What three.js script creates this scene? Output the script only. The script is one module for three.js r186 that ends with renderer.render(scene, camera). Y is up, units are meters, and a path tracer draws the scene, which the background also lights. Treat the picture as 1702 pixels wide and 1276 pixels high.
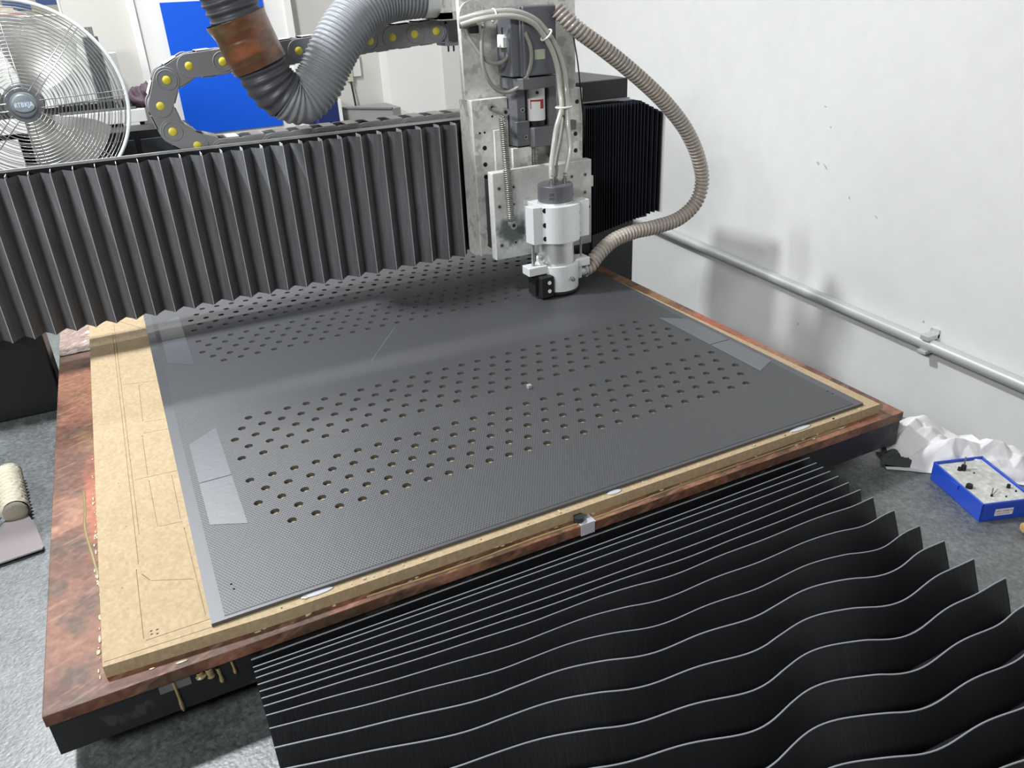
import * as THREE from 'three';
import { mergeGeometries, mergeVertices, toCreasedNormals } from 'three/addons/utils/BufferGeometryUtils.js';
import { RoundedBoxGeometry } from 'three/addons/geometries/RoundedBoxGeometry.js';

/* ---------------------------------------------------------------- camera, light, exposure */
const scene = new THREE.Scene();
scene.background = new THREE.Color(0x000000);
const camera = new THREE.PerspectiveCamera(51.96, 1702 / 1276, 0.02, 40);
camera.position.set(0.209, 0.6655, 0.7635);
camera.rotation.order = 'YXZ';
camera.rotation.set(-0.46204, -0.44189, -0.0501);
const renderer = new THREE.WebGLRenderer();
renderer.toneMapping = THREE.LinearToneMapping;
renderer.toneMappingExposure = 1.13;
renderer.shadowMap.enabled = true;

const BULB = [-0.25, 2.1, -1.1];       // square lamp over the gantry
const BULB_I = 610;
const SIDE_LAMP = [-2.1, 2.2, 1.5], SIDE_I = 125;     // tilted tube lamp under the ceiling, front left
const TUBES = [[-0.05, 2.26, -2.8, 90, 'long white tube lamp under the ceiling above the fan']];
const FLOOR = -0.85, CEIL = 2.35, BED = -0.1;

/* ---------------------------------------------------------------- helpers */
let seed = 1234567;
const rnd = () => { seed = (seed * 1664525 + 1013904223) >>> 0; return seed / 4294967296; };
const rr = (a, b) => a + (b - a) * rnd();
const V = (x, y, z) => new THREE.Vector3(x, y, z);
const used = {};
const numbered = n => { const k = used[n] = (used[n] ?? -1) + 1; return k ? n + '_' + String(k).padStart(3, '0') : n; };
const shade = m => { m.castShadow = true; m.receiveShadow = true; return m; };
function thing(name, label, category, pos = [0, 0, 0], group) {
  const g = new THREE.Group(); g.name = numbered(name); g.position.set(...pos);
  g.userData = { label, category }; if (group) g.userData.group = group;
  scene.add(g); return g;
}
function part(name, geo, mat, parent, label, world = true) {
  const list = Array.isArray(geo) ? geo : [geo];
  const g = list.length > 1 ? mergeGeometries(list.map(q => { const c = q.index ? q.toNonIndexed() : q; for (const k of Object.keys(c.attributes)) if (!['position', 'normal', 'uv'].includes(k)) c.deleteAttribute(k); return c; })) : list[0];
  const m = shade(new THREE.Mesh(g, mat)); m.name = name;
  if (label) m.userData.label = label;
  if (parent) {
    if (world) { let ox = 0, oy = 0, oz = 0; for (let p = parent; p && p !== scene; p = p.parent) { ox += p.position.x; oy += p.position.y; oz += p.position.z; } m.geometry.translate(-ox, -oy, -oz); }
    parent.add(m);
  }
  return m;
}
function single(name, geo, mat, label, category, group) {
  const m = part(numbered(name), geo, mat, null); m.userData = { label, category }; if (group) m.userData.group = group;
  scene.add(m); return m;
}
function struct(name, geo, mat, label) { const m = part(name, geo, mat, null); m.userData = { kind: 'structure', label, category: 'setting' }; scene.add(m); return m; }
// box by its bounds, with uv in metres
function uvm(g, s = 1) {
  if (g.index) g = g.toNonIndexed();
  const p = g.attributes.position, n = p.count, uv = new Float32Array(n * 2);
  const a = V(), b = V(), c = V(), nn = V();
  for (let i = 0; i < n; i += 3) {
    a.fromBufferAttribute(p, i); b.fromBufferAttribute(p, i + 1); c.fromBufferAttribute(p, i + 2);
    nn.copy(b).sub(a).cross(c.clone().sub(a));
    const ax = Math.abs(nn.x), ay = Math.abs(nn.y), az = Math.abs(nn.z);
    for (let k = 0; k < 3; k++) {
      const x = p.getX(i + k), y = p.getY(i + k), z = p.getZ(i + k);
      const [u, v] = ay >= ax && ay >= az ? [x, -z] : ax >= az ? [z, y] : [x, y];
      uv[(i + k) * 2] = u * s; uv[(i + k) * 2 + 1] = v * s;
    }
  }
  g.setAttribute('uv', new THREE.BufferAttribute(uv, 2)); return g;
}
const box = (x0, x1, y0, y1, z0, z1) => uvm(new THREE.BoxGeometry(x1 - x0, y1 - y0, z1 - z0).translate((x0 + x1) / 2, (y0 + y1) / 2, (z0 + z1) / 2));
const rbox = (x0, x1, y0, y1, z0, z1, r = 0.002, seg = 2) => uvm(new RoundedBoxGeometry(x1 - x0, y1 - y0, z1 - z0, seg, r).translate((x0 + x1) / 2, (y0 + y1) / 2, (z0 + z1) / 2));
const cylY = (x, y0, y1, z, r, r2 = r, n = 28) => new THREE.CylinderGeometry(r2, r, y1 - y0, n).translate(x, (y0 + y1) / 2, z);
const cylZ = (x, y, z0, z1, r, n = 18) => new THREE.CylinderGeometry(r, r, Math.abs(z1 - z0), n).rotateX(Math.PI / 2).translate(x, y, (z0 + z1) / 2);
const cylX = (x0, x1, y, z, r, n = 18) => new THREE.CylinderGeometry(r, r, Math.abs(x1 - x0), n).rotateZ(Math.PI / 2).translate((x0 + x1) / 2, y, z);
function rod(a, b, r, n = 10, r2 = r) {
  const A = V(...a), B = V(...b), d = B.clone().sub(A), L = d.length();
  const g = new THREE.CylinderGeometry(r2, r, L, n);
  g.applyQuaternion(new THREE.Quaternion().setFromUnitVectors(V(0, 1, 0), d.normalize()));
  return g.translate((A.x + B.x) / 2, (A.y + B.y) / 2, (A.z + B.z) / 2);
}
const curve = (pts, t = 0.5) => new THREE.CatmullRomCurve3(pts.map(p => V(...p)), false, 'centripetal', t);
const tube = (pts, r, n = 60, k = 10) => new THREE.TubeGeometry(curve(pts), n, r, k);
// tube whose radius follows fr(s): s in metres along the curve, t 0..1, ang the angle round it
function sweep(cv, steps, k, fr) {
  const fr0 = cv.computeFrenetFrames(steps, false), L = cv.getLength(), pos = [], uv = [], idx = [];
  for (let i = 0; i <= steps; i++) {
    const t = i / steps, p = cv.getPointAt(t), N = fr0.normals[i], B = fr0.binormals[i];
    for (let j = 0; j <= k; j++) {
      const a = j / k * Math.PI * 2, r = fr(t * L, t, a);
      pos.push(p.x + (N.x * Math.cos(a) + B.x * Math.sin(a)) * r, p.y + (N.y * Math.cos(a) + B.y * Math.sin(a)) * r, p.z + (N.z * Math.cos(a) + B.z * Math.sin(a)) * r);
      uv.push(t * L, j / k * 0.12);
    }
  }
  for (let i = 0; i < steps; i++) for (let j = 0; j < k; j++) { const a = i * (k + 1) + j, b = a + k + 1; idx.push(a, b, a + 1, b, b + 1, a + 1); }
  const g = new THREE.BufferGeometry(); g.setAttribute('position', new THREE.Float32BufferAttribute(pos, 3)); g.setAttribute('uv', new THREE.Float32BufferAttribute(uv, 2)); g.setIndex(idx); g.computeVertexNormals(); return g;
}
// plan outline (x,z) pushed up from y0 to y1
function prism(pts, y0, y1, holes = [], bevel = 0) {
  const s = new THREE.Shape(pts.map(([x, z]) => new THREE.Vector2(x, -z)));
  for (const h of holes) s.holes.push(new THREE.Path(h.map(([x, z]) => new THREE.Vector2(x, -z))));
  const g = new THREE.ExtrudeGeometry(s, { depth: y1 - y0 - 2 * bevel, bevelEnabled: bevel > 0, bevelSize: bevel, bevelThickness: bevel, bevelOffset: -bevel, bevelSegments: 2, steps: 1, curveSegments: 8 });
  g.rotateX(-Math.PI / 2).translate(0, y0 + bevel, 0); return uvm(g);
}
const circle = (x, z, r, n = 14) => Array.from({ length: n }, (_, i) => [x + r * Math.cos(i / n * 6.28318), z + r * Math.sin(i / n * 6.28318)]);

/* ---------------------------------------------------------------- noise and textures */
const hash = (x, y) => { let h = (x * 374761393 + y * 668265263) | 0; h = Math.imul(h ^ (h >>> 13), 1274126177); return ((h ^ (h >>> 16)) >>> 0) / 4294967296; };
function vnoise(x, y, per) {
  const xi = Math.floor(x), yi = Math.floor(y), fx = x - xi, fy = y - yi, u = fx * fx * (3 - 2 * fx), v = fy * fy * (3 - 2 * fy);
  const w = per ? (a => ((a % per) + per) % per) : (a => a);
  const a = hash(w(xi), w(yi)), b = hash(w(xi + 1), w(yi)), c = hash(w(xi), w(yi + 1)), d = hash(w(xi + 1), w(yi + 1));
  return a + (b - a) * u + (c - a) * v + (a - b - c + d) * u * v;
}
function fbm(x, y, o = 4, per) { let s = 0, a = 0.5, n = 0; for (let i = 0; i < o; i++) { s += a * vnoise(x, y, per); n += a; x *= 2; y *= 2; if (per) per *= 2; a *= 0.5; } return s / n; }
const clamp = (v, a = 0, b = 1) => Math.min(b, Math.max(a, v));
const sst = (a, b, v) => { const t = clamp((v - a) / (b - a)); return t * t * (3 - 2 * t); };
function tex(w, h, fn, rep = [1, 1], srgb = true) {
  const d = new Uint8Array(w * h * 4);
  for (let y = 0; y < h; y++) for (let x = 0; x < w; x++) {
    const c = fn(x / w, y / h, x, y), i = (y * w + x) * 4;
    if (typeof c === 'number') d[i] = d[i + 1] = d[i + 2] = clamp(c) * 255; else { d[i] = clamp(c[0], 0, 255); d[i + 1] = clamp(c[1], 0, 255); d[i + 2] = clamp(c[2], 0, 255); }
    d[i + 3] = 255;
  }
  const t = new THREE.DataTexture(d, w, h); t.wrapS = t.wrapT = THREE.RepeatWrapping; t.magFilter = THREE.LinearFilter; t.minFilter = THREE.LinearMipmapLinearFilter; t.generateMipmaps = true;
  t.repeat.set(...rep); if (srgb) t.colorSpace = THREE.SRGBColorSpace; t.needsUpdate = true; return t;
}
const mix3 = (a, b, t) => [a[0] + (b[0] - a[0]) * t, a[1] + (b[1] - a[1]) * t, a[2] + (b[2] - a[2]) * t];
const std = (c, r = 0.6, m = 0, o = {}) => new THREE.MeshStandardMaterial({ color: c, roughness: r, metalness: m, side: THREE.DoubleSide, ...o });
const phy = (c, r, m, o) => new THREE.MeshPhysicalMaterial({ color: c, roughness: r, metalness: m, side: THREE.DoubleSide, ...o });

const fineN = tex(256, 256, (u, v) => fbm(u * 16, v * 16, 5, 16), [1 / 0.12, 1 / 0.12], false);
const mdfT = tex(512, 512, (u, v) => { const a = fbm(u * 8, v * 8, 4, 8), b = fbm(u * 90 + 9, v * 64, 3), f = hash(Math.floor(u * 512), Math.floor(v * 512)); const k = (a - 0.5) * 0.12 + (b - 0.5) * 0.42 + (f - 0.5) * 0.12; return [170 + k * 60, 150 + k * 60, 118 + k * 56]; }, [1 / 0.35, 1 / 0.35]);
const mdfB = tex(256, 256, (u, v) => fbm(u * 40, v * 28, 3), [1 / 0.2, 1 / 0.2], false);
const bedT = tex(512, 512, (u, v, x, y) => { const a = fbm(u * 6, v * 6, 4, 6), b = fbm(u * 90, v * 90, 2, 90), s = hash(x, y); let k = 90 + (a - 0.5) * 30 + (b - 0.5) * 46; if (s > 0.965) k += 44; if (s < 0.03) k -= 22; return [k * 0.97, k * 1.01, k]; }, [1 / 0.42, 1 / 0.42]);
const bedB = tex(256, 256, (u, v) => fbm(u * 70, v * 70, 2, 70), [1 / 0.21, 1 / 0.21], false);
// resin-bonded board, placed once over the whole table: u = x / 1.4, v = -z / 1.4
const boardT = tex(1024, 1024, (u, v) => {
  const x = u * 1.4, z = v * 1.4;
  const a = fbm(x * 9, z * 9, 5), b = fbm(x * 30 + 7, z * 22 + 3, 4), g = fbm(x * 160, z * 160, 2), st = fbm(x * 14 + z * 26, z * 120 - x * 60, 3);
  let c = mix3([92, 58, 42], [130, 88, 66], sst(0.35, 0.68, a));
  c = mix3(c, [78, 60, 44], sst(0.5, 0.7, b) * 0.8);
  c = mix3(c, [150, 110, 92], sst(0.62, 0.72, st) * 0.5);
  const pale = fbm(x * 7 + 40, z * 7 + 11, 3); c = mix3(c, [160, 116, 92], sst(0.62, 0.7, pale) * 0.7);
  const ochre = fbm(x * 11 + 80, z * 11, 3); c = mix3(c, [118, 94, 58], sst(0.6, 0.72, ochre) * 0.6);
  { const wv = fbm(x * 40, z * 30, 3) - 0.5; c = mix3(c, [168, 92, 62], sst(0.04, 0.05, x + wv * 0.02) * sst(0.26, 0.32, z + wv * 0.1) * sst(0.62, 0.5, z + wv * 0.2) * sst(0.3, 0.5, fbm(x * 20, z * 7 + 5, 2)) * 0.7); }
  const k = (g - 0.5) * 34; return [c[0] + k, c[1] + k, c[2] + k];
}, [1 / 1.4, 1 / 1.4]);
const boardB = tex(512, 512, (u, v) => 0.6 * fbm(u * 40, v * 26, 4) + 0.4 * fbm(u * 120 + 5, v * 120, 2), [1 / 0.7, 1 / 0.7], false);
const sideT = tex(512, 256, (u, v) => { const a = fbm(u * 10, v * 5, 4), b = fbm(u * 26 + 4, v * 12, 4); let c = mix3([22, 23, 25], [34, 36, 37], a); c = mix3(c, [58, 60, 56], sst(0.58, 0.7, b) * 0.8); return c; }, [1 / 0.5, 1 / 0.25]);
// embossed dots, one cell of a triangular lattice
const dotB = tex(32, 56, (u, v) => { const f = (cx, cy) => { let dx = Math.abs(u - cx); dx = Math.min(dx, 1 - dx); let dy = Math.abs(v - cy); dy = Math.min(dy, 1 - dy); return Math.hypot(dx * 4, dy * 6.93); }; const d = Math.min(f(0, 0), f(0.5, 0.5)); return 1 - sst(0.7, 1.7, d); }, [1 / 0.0042, 1 / 0.00728], false);
const aluT = tex(512, 512, (u, v) => { const a = fbm(u * 5, v * 5, 5, 5), b = fbm(u * 40, v * 40, 3, 40), c = fbm(u * 12 + 3, v * 12, 4, 12); let k = 214 + (a - 0.5) * 50 + (b - 0.5) * 26; let o = [k, k * 0.995, k * 0.965]; o = mix3(o, [146, 148, 138], sst(0.56, 0.7, c) * 0.5); return o; }, [1 / 0.28, 1 / 0.28]);
const zplT = tex(512, 512, (u, v) => { const x = u * 0.3, y = v * 0.3; const a = fbm(u * 6, v * 6, 5), b = fbm(u * 50, v * 50, 3); let k = 200 + (a - 0.5) * 50 + (b - 0.5) * 22; let o = [k, k, k * 0.975]; const d = Math.hypot((x - 0.05) * 0.8, (y - 0.062) * 1.1) + (a - 0.5) * 0.09; o = mix3(o, [70, 84, 78], sst(0.055, 0.03, d) * 0.85); o = mix3(o, [196, 206, 200], sst(0.025, 0.008, y + (b - 0.5) * 0.02) * 0.6); return o; }, [1 / 0.3, 1 / 0.3]);
const castT = tex(256, 256, (u, v) => 0.5 * fbm(u * 30, v * 30, 3, 30) + 0.5 * fbm(u * 8, v * 8, 3, 8), [1 / 0.1, 1 / 0.1], false);
const wallT = tex(512, 512, (u, v) => { const a = fbm(u * 4, v * 4, 5, 4), b = fbm(u * 60, v * 60, 2, 60); const k = 222 + (a - 0.5) * 10 + (b - 0.5) * 5; return [k, k, k * 0.985]; }, [1 / 2.2, 1 / 2.2]);
const clothN = tex(256, 256, (u, v) => fbm(u * 10, v * 3, 4) * 0.7 + 0.3 * fbm(u * 60, v * 60, 2), [1 / 0.1, 1 / 0.3], false);
const dustT = tex(256, 256, (u, v) => { const a = fbm(u * 5, v * 2, 4), b = fbm(u * 40 + 2, v * 10, 3); const k = 97 + (a - 0.5) * 36 + (b - 0.5) * 22; return [k, k * 1.01, k * 1.03]; }, [1 / 0.12, 1 / 0.4]);
const tapeT = tex(256, 256, (u, v) => { const a = fbm(u * 8, v * 5, 5), b = fbm(u * 20, v * 14 + 7, 4); let c = mix3([92, 58, 36], [150, 92, 58], sst(0.35, 0.7, a)); c = mix3(c, [104, 86, 52], sst(0.5, 0.7, b) * 0.7); return c; }, [1 / 0.2, 1 / 0.12]);
const tapeB = tex(256, 256, (u, v) => fbm(u * 14, v * 5, 4), [1 / 0.2, 1 / 0.12], false);
const foamT = tex(256, 256, (u, v) => { const a = fbm(u * 20, v * 20, 4), b = fbm(u * 7, v * 7, 3); const k = 188 + (a - 0.5) * 44 + (b - 0.5) * 30; return [k, k, k * 0.96]; }, [1 / 0.12, 1 / 0.12]);
function canvasTex(w, h, draw) { const c = document.createElement('canvas'); c.width = w; c.height = h; draw(c.getContext('2d'), w, h); const t = new THREE.CanvasTexture(c); t.colorSpace = THREE.SRGBColorSpace; return t; }

const M = {
  wall: std(0xffffff, 0.75, 0, { map: wallT }), ceil: std(0x9c9c99, 0.9), floor: std(0x4c4d4f, 0.6), farWall: std(0x8d8c88, 0.85),
  backwall: std(0xc9c6bf, 0.85), white: std(0xe6e5e0, 0.55), offwhite: std(0xd2d2cc, 0.6),
  mdf: std(0xffffff, 0.85, 0, { map: mdfT, bumpMap: mdfB, bumpScale: 0.0004 }),
  bed: phy(0xffffff, 0.45, 0, { ior: 1.9, map: bedT, bumpMap: bedB, bumpScale: 0.00032 }),
  board: phy(0xffffff, 0.58, 0, { map: boardT, bumpMap: boardB, bumpScale: 0.0009, clearcoat: 0.1, clearcoatRoughness: 0.4 }),
  side: std(0xffffff, 0.5, 0, { map: sideT }),
  panel: phy(0x26272a, 0.56, 0, { ior: 2.0, bumpMap: dotB, bumpScale: 0.00022 }), panelSmooth: phy(0x36383c, 0.48, 0, { ior: 2.0 }), pocket: phy(0x4a4d52, 0.4, 0, { ior: 2.0, bumpMap: fineN, bumpScale: 0.00015 }),
  black: std(0x141517, 0.5), blackPaint: std(0x17181b, 0.38), rubber: std(0x101012, 0.7), darkSteel: std(0x33363b, 0.45, 0.3), socket: std(0x19191b, 0.5, 0.2), holeShade: std(0x1b1c1e, 0.42, 0.3),  // last entry colours the discs that stand for shaded holes
  alu: std(0xffffff, 0.42, 0.1, { map: aluT }), aluClean: std(0xd4d5d3, 0.3, 0.7), aluMatte: std(0xe6e9e8, 0.38, 0.3), zplate: std(0xffffff, 0.45, 0.1, { map: zplT }),
  chrome: std(0xd6d6d4, 0.22, 0.95), steel: std(0xa2a19b, 0.34, 0.85), castGrey: std(0x68696c, 0.55, 0.2, { bumpMap: castT, bumpScale: 0.0006 }), motor: std(0x66686d, 0.45, 0.2),
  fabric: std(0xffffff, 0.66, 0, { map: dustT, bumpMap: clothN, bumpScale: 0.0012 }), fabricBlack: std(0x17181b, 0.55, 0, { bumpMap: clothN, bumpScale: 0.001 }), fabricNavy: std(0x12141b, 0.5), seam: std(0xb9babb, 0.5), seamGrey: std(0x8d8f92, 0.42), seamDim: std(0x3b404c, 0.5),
  hoseTaupe: phy(0xa79e93, 0.28, 0, { clearcoat: 0.6, clearcoatRoughness: 0.2 }), hoseGrey: std(0x8b8e92, 0.4), hoseShaded: std(0x4b4c50, 0.45), tape: phy(0xffffff, 0.35, 0, { map: tapeT, bumpMap: tapeB, bumpScale: 0.003, clearcoat: 0.7, clearcoatRoughness: 0.25 }),
  chain: std(0x88898b, 0.5), chainBar: std(0xa9a9a3, 0.55), yellow: std(0xe0d04a, 0.45),
  clearTube: phy(0xcacbc0, 0.2, 0, { transmission: 0.35, thickness: 0, clearcoat: 0.5 }), cableGrey: std(0x8f8d86, 0.5), tie: std(0xe4e4dc, 0.5),
  blueDoor: std(0x0458d6, 0.4), blueBox: phy(0x1c46b4, 0.35, 0, { clearcoat: 0.3 }), foam: std(0xffffff, 0.9, 0, { map: foamT, bumpMap: fineN, bumpScale: 0.0015 }),
  glue: phy(0xb5ab8e, 0.25, 0, { clearcoat: 0.6 }), glueDark: phy(0x8a7a52, 0.3, 0, { clearcoat: 0.5 }), film: phy(0xb7b8bd, 0.3, 0, { clearcoat: 0.4 }), cloth: std(0xd6d4d4, 0.9, 0, { bumpMap: fineN, bumpScale: 0.0006 }), ragDark: std(0x3a3d3c, 0.85),
  bladeSteel: std(0x8a8080, 0.4, 0.5), wrap: std(0xb9b39f, 0.8, 0, { bumpMap: fineN, bumpScale: 0.002 }), wood: std(0xb7935f, 0.7), pipe: std(0xc9ccc9, 0.4, 0.3), red: std(0xa3231c, 0.5),
};

/* ---------------------------------------------------------------- room */
struct('floor', box(-3.4, 2.5, FLOOR - 0.1, FLOOR, -3.4, 3.2), M.floor, 'grey workshop floor');
struct('ceiling', box(-3.4, 2.5, CEIL, CEIL + 0.1, -3.4, 3.2), M.ceil, 'grey ceiling');
struct('wall_back', box(-3.4, 2.5, FLOOR, CEIL, -3.4, -3.24), M.backwall, 'pale back wall behind the machine');
struct('wall_left', box(-3.4, -3.3, FLOOR, CEIL, -3.24, 3.2), M.farWall, 'grey left wall');
struct('wall_front', box(-3.3, 2.5, FLOOR, CEIL, 3.1, 3.2), M.farWall, 'grey wall behind the viewer');
{ // right wall runs four degrees off the machine
  const g = uvm(new THREE.BoxGeometry(0.12, CEIL - FLOOR, 6.5)).translate(0.06, (CEIL + FLOOR) / 2, 0); g.rotateY(-0.0705).translate(1.89, 0, 0);
  const w = struct('wall_right', g, M.wall, 'white painted wall beside the machine');
  const scuff = std(0xb4b4b0, 0.8);
  const put = (y, z, w2, h, a) => { const q = uvm(new THREE.SphereGeometry(1, 10, 6).scale(0.0008, h * 0.6, w2 * 0.6)).rotateX(a).translate(1.89 - 0.0705 * z, y, z); part('scuff', q, scuff, w, 'grey scuff mark'); };
  for (const [y, z, w2, h, a] of [[0.2, -0.86, 0.012, 0.006, 0.5], [0.195, -0.83, 0.022, 0.004, 0.7], [0.13, -0.73, 0.008, 0.004, 1.2], [0.1, -0.63, 0.012, 0.003, 0.5], [0.30, -0.83, 0.006, 0.004, 1], [0.35, -0.86, 0.01, 0.003, 0.2], [-0.17, -0.7, 0.01, 0.004, 0.4], [-0.12, -0.43, 0.006, 0.006, 0], [0.41, -0.03, 0.004, 0.004, 0], [-0.28, -0.86, 0.004, 0.009, 0]]) put(y, z, w2, h, a);
}
struct('trim_1', box(1.475, 2.4, FLOOR, CEIL, -3.24, -3.12), M.white, 'white boxed-out pier on the back wall');
struct('trim_2', box(1.745, 2.4, FLOOR, CEIL, -3.12, -3.09), M.offwhite, 'white step of the back wall pier');
{
  const d = struct('door_1', box(0.425, 1.05, FLOOR, 1.2, -3.24, -3.2), M.white, 'white door with a large bright blue panel');
  part('panel', box(0.53, 0.955, 0.15, 0.688, -3.2, -3.19), M.blueDoor, d, 'bright blue panel');
  part('frame', [box(0.40, 0.43, FLOOR, 1.22, -3.24, -3.18), box(1.045, 1.075, FLOOR, 1.22, -3.24, -3.18)], M.white, d);
}
/* tilted tube lamp, front left */
{
  const t = thing('tilted_tube_lamp', 'tilted white tube lamp hanging front left of the machine', 'lamp', SIDE_LAMP);
  const head = new THREE.Group(); head.name = 'lamp_head'; t.add(head); head.lookAt(SIDE_LAMP[0] - 0.62, SIDE_LAMP[1] + 0.52, SIDE_LAMP[2] + 0.58);   // local -z faces the machine
  part('housing', box(-0.8, 0.8, -0.08, 0.08, 0.012, 0.06), M.white, head, null, false);
  part('tube', cylX(-0.74, 0.74, 0, 0, 0.014), new THREE.MeshStandardMaterial({ color: 0xffffff, emissive: 0xfafcff, emissiveIntensity: 8 }), head, null, false);
  const L = new THREE.RectAreaLight(0xfafcff, SIDE_I, 1.5, 0.14); L.position.set(0, 0, -0.025); head.add(L);
  part('stem', cylY(SIDE_LAMP[0], SIDE_LAMP[1] + 0.03, CEIL, SIDE_LAMP[2], 0.01), M.white, t);
}
/* square lamp over the gantry */
{
  const t = thing('square_lamp', 'small square white lamp hanging below the ceiling above the gantry', 'lamp', BULB), [x, y, z] = BULB, h = 0.11;
  part('housing', rbox(x - h, x + h, y + 0.004, y + 0.05, z - h, z + h, 0.006), M.white, t);
  part('stem', cylY(x, y + 0.05, CEIL, z, 0.012), M.white, t);
  part('diffuser', box(x - h + 0.01, x + h - 0.01, y, y + 0.004, z - h + 0.01, z + h - 0.01), new THREE.MeshStandardMaterial({ color: 0xffffff, emissive: 0xf6faff, emissiveIntensity: 8, roughness: 0.5 }), t, 'glowing diffuser');
  const L = new THREE.RectAreaLight(0xf6faff, BULB_I * 1.25, 0.18, 0.18); L.rotation.x = -Math.PI / 2; L.position.set(0, -0.006, 0); t.add(L);
}
for (const [tx, ty, tz, TUBE_I, lab] of TUBES) {
  const TUBE = [tx, ty, tz], t = thing('ceiling_tube_lamp', lab, 'lamp', TUBE);
  part('housing', box(TUBE[0] - 0.65, TUBE[0] + 0.65, TUBE[1] + 0.02, CEIL, TUBE[2] - 0.05, TUBE[2] + 0.05), M.white, t);
  part('tube', cylX(TUBE[0] - 0.6, TUBE[0] + 0.6, TUBE[1], TUBE[2], 0.015), new THREE.MeshStandardMaterial({ color: 0xffffff, emissive: 0xfafcff, emissiveIntensity: 8 }), t);
  const L = new THREE.RectAreaLight(0xfafcff, TUBE_I, 1.2, 0.1); L.rotation.x = -Math.PI / 2; L.position.set(0, -0.02, 0); t.add(L);
}

/* ---------------------------------------------------------------- bed */
{
  const t = thing('machine_bed', 'grey speckled bed of the milling machine under the table', 'machine bed', [0.45, FLOOR, -0.5]);
  part('bed_slab', rbox(-0.62, 1.45, BED - 0.14, BED, -1.75, 0.66, 0.006), M.bed, t);
  part('stand', box(-0.55, 1.40, FLOOR, BED - 0.14, -1.68, 0.58), M.blackPaint, t, 'black steel stand');
}
/* ---------------------------------------------------------------- table */
{
  const t = thing('machine_table', 'brown resin-board table with scratched edges carrying the fibreboard', 'table', [0.65, BED, -0.67]);
  const body = part('body', box(0.002, 1.298, -0.062, -0.014, -1.338, -0.003), M.side, t, 'dark painted steel underside');
  part('top_board', rbox(0, 1.3, -0.016, 0, -1.34, 0, 0.0012, 1), M.board, t, 'reddish brown resin board with scratches and glue stains');
  for (const x of [0.3, 0.95]) for (const z of [-1.15, -0.25]) part('bearing_block', box(x - 0.05, x + 0.05, BED, -0.062, z - 0.06, z + 0.06), M.darkSteel, t);
  // glue runs on the front edge
  const drip = (x, w, y0, y1) => sweep(curve([[x, y0, -0.0025], [x + 0.001, (y0 + y1) / 2, -0.002], [x + 0.0015, y1, -0.002]]), 24, 8, (q, u) => w * (0.8 + 0.4 * sst(0.5, 0.9, u)) * Math.sqrt(clamp((1.02 - u) * 6)) * (0.8 + 0.4 * fbm(q * 300, x * 90, 2)));
  for (const [x, w, y0, y1] of [[0.128, 0.0022, -0.017, -0.064], [0.166, 0.005, -0.016, -0.03], [0.176, 0.0026, -0.02, -0.044], [0.192, 0.002, -0.017, -0.038], [0.156, 0.005, -0.016, -0.024]]) part('glue_drip', drip(x, w, y0, y1), M.glueDark, t, 'dried yellowish glue run');
  part('sticker', box(0.112, 0.146, -0.029, -0.0165, -0.0034, -0.0022), M.castGrey, t, 'grey scrap of tape');
  // glue beads along the fibreboard
  for (let i = 0; i < 60; i++) { const z = -0.03 - Math.pow(rnd(), 1.6) * 0.45 - (i % 4 ? 0 : 0.3 * rnd()); const s = rr(0.0008, 0.0026); part('glue_bead', new THREE.SphereGeometry(1, 8, 6).scale(s * 0.8, s * 0.45, s * rr(1, 3)).translate(0.0615 + rr(-0.006, 0.001), 0.0006, z), M.glue, t); }
  for (let i = 0; i < 34; i++) { const x = rr(0.07, 1.26), s = rr(0.0008, 0.0024); part('glue_bead', new THREE.SphereGeometry(1, 8, 6).scale(s * rr(1, 3.5), s * 0.4, s * 0.8).translate(x, 0.0006, -0.017 + rr(-0.002, 0.008)), M.glue, t); }
  // long shallow glue seam on the front border
  part('glue_seam', sweep(curve([[0.36, 0, -0.009], [0.48, 0, -0.006], [0.6, 0, -0.008], [0.7, 0, -0.007], [0.86, 0, -0.012], [1.02, 0, -0.013], [1.18, 0, -0.014]]), 160, 6, (s, u, a) => 0.0011 + 0.0014 * fbm(s * 60, 3, 2)), M.glueDark, t);
  part('glue_seam', sweep(curve([[0.044, -0.0008, -0.46], [0.045, -0.0008, -0.4], [0.044, -0.0008, -0.36], [0.053, -0.0008, -0.28], [0.06, -0.0008, -0.22]]), 80, 6, s => 0.0016 + 0.0014 * fbm(s * 60, 9, 2)).scale(1, 0.35, 1), M.glueDark, t);
  // clamp screw under tape on the front border
  part('screw_head', [cylY(0.668, 0, 0.009, -0.012, 0.0075), cylY(0.668, 0.009, 0.0095, -0.012, 0.004, 0.004, 6)], M.darkSteel, t, 'dark socket screw');
  const tp = part('tape_strip', [box(0.664, 0.688, 0.0006, 0.0014, -0.02, 0.0015), box(0.664, 0.686, -0.016, 0.0014, 0.0004, 0.0018)], M.film, t, 'clear tape folded over the table edge');
  // wrinkled film round the far left corner
  { const g = new THREE.PlaneGeometry(0.062, 0.2, 24, 60).rotateX(-Math.PI / 2); const p = g.attributes.position; for (let i = 0; i < p.count; i++) p.setY(i, 0.0015 + 0.007 * Math.pow(fbm(p.getX(i) * 60 + p.getZ(i) * 30, p.getZ(i) * 40, 3), 2)); g.translate(0.031, 0, -1.18); g.computeVertexNormals(); part('film_wrap', g, phy(0x9a8074, 0.2, 0, { clearcoat: 1, clearcoatRoughness: 0.1 }), t, 'wrinkled glossy film'); }
}
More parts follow.
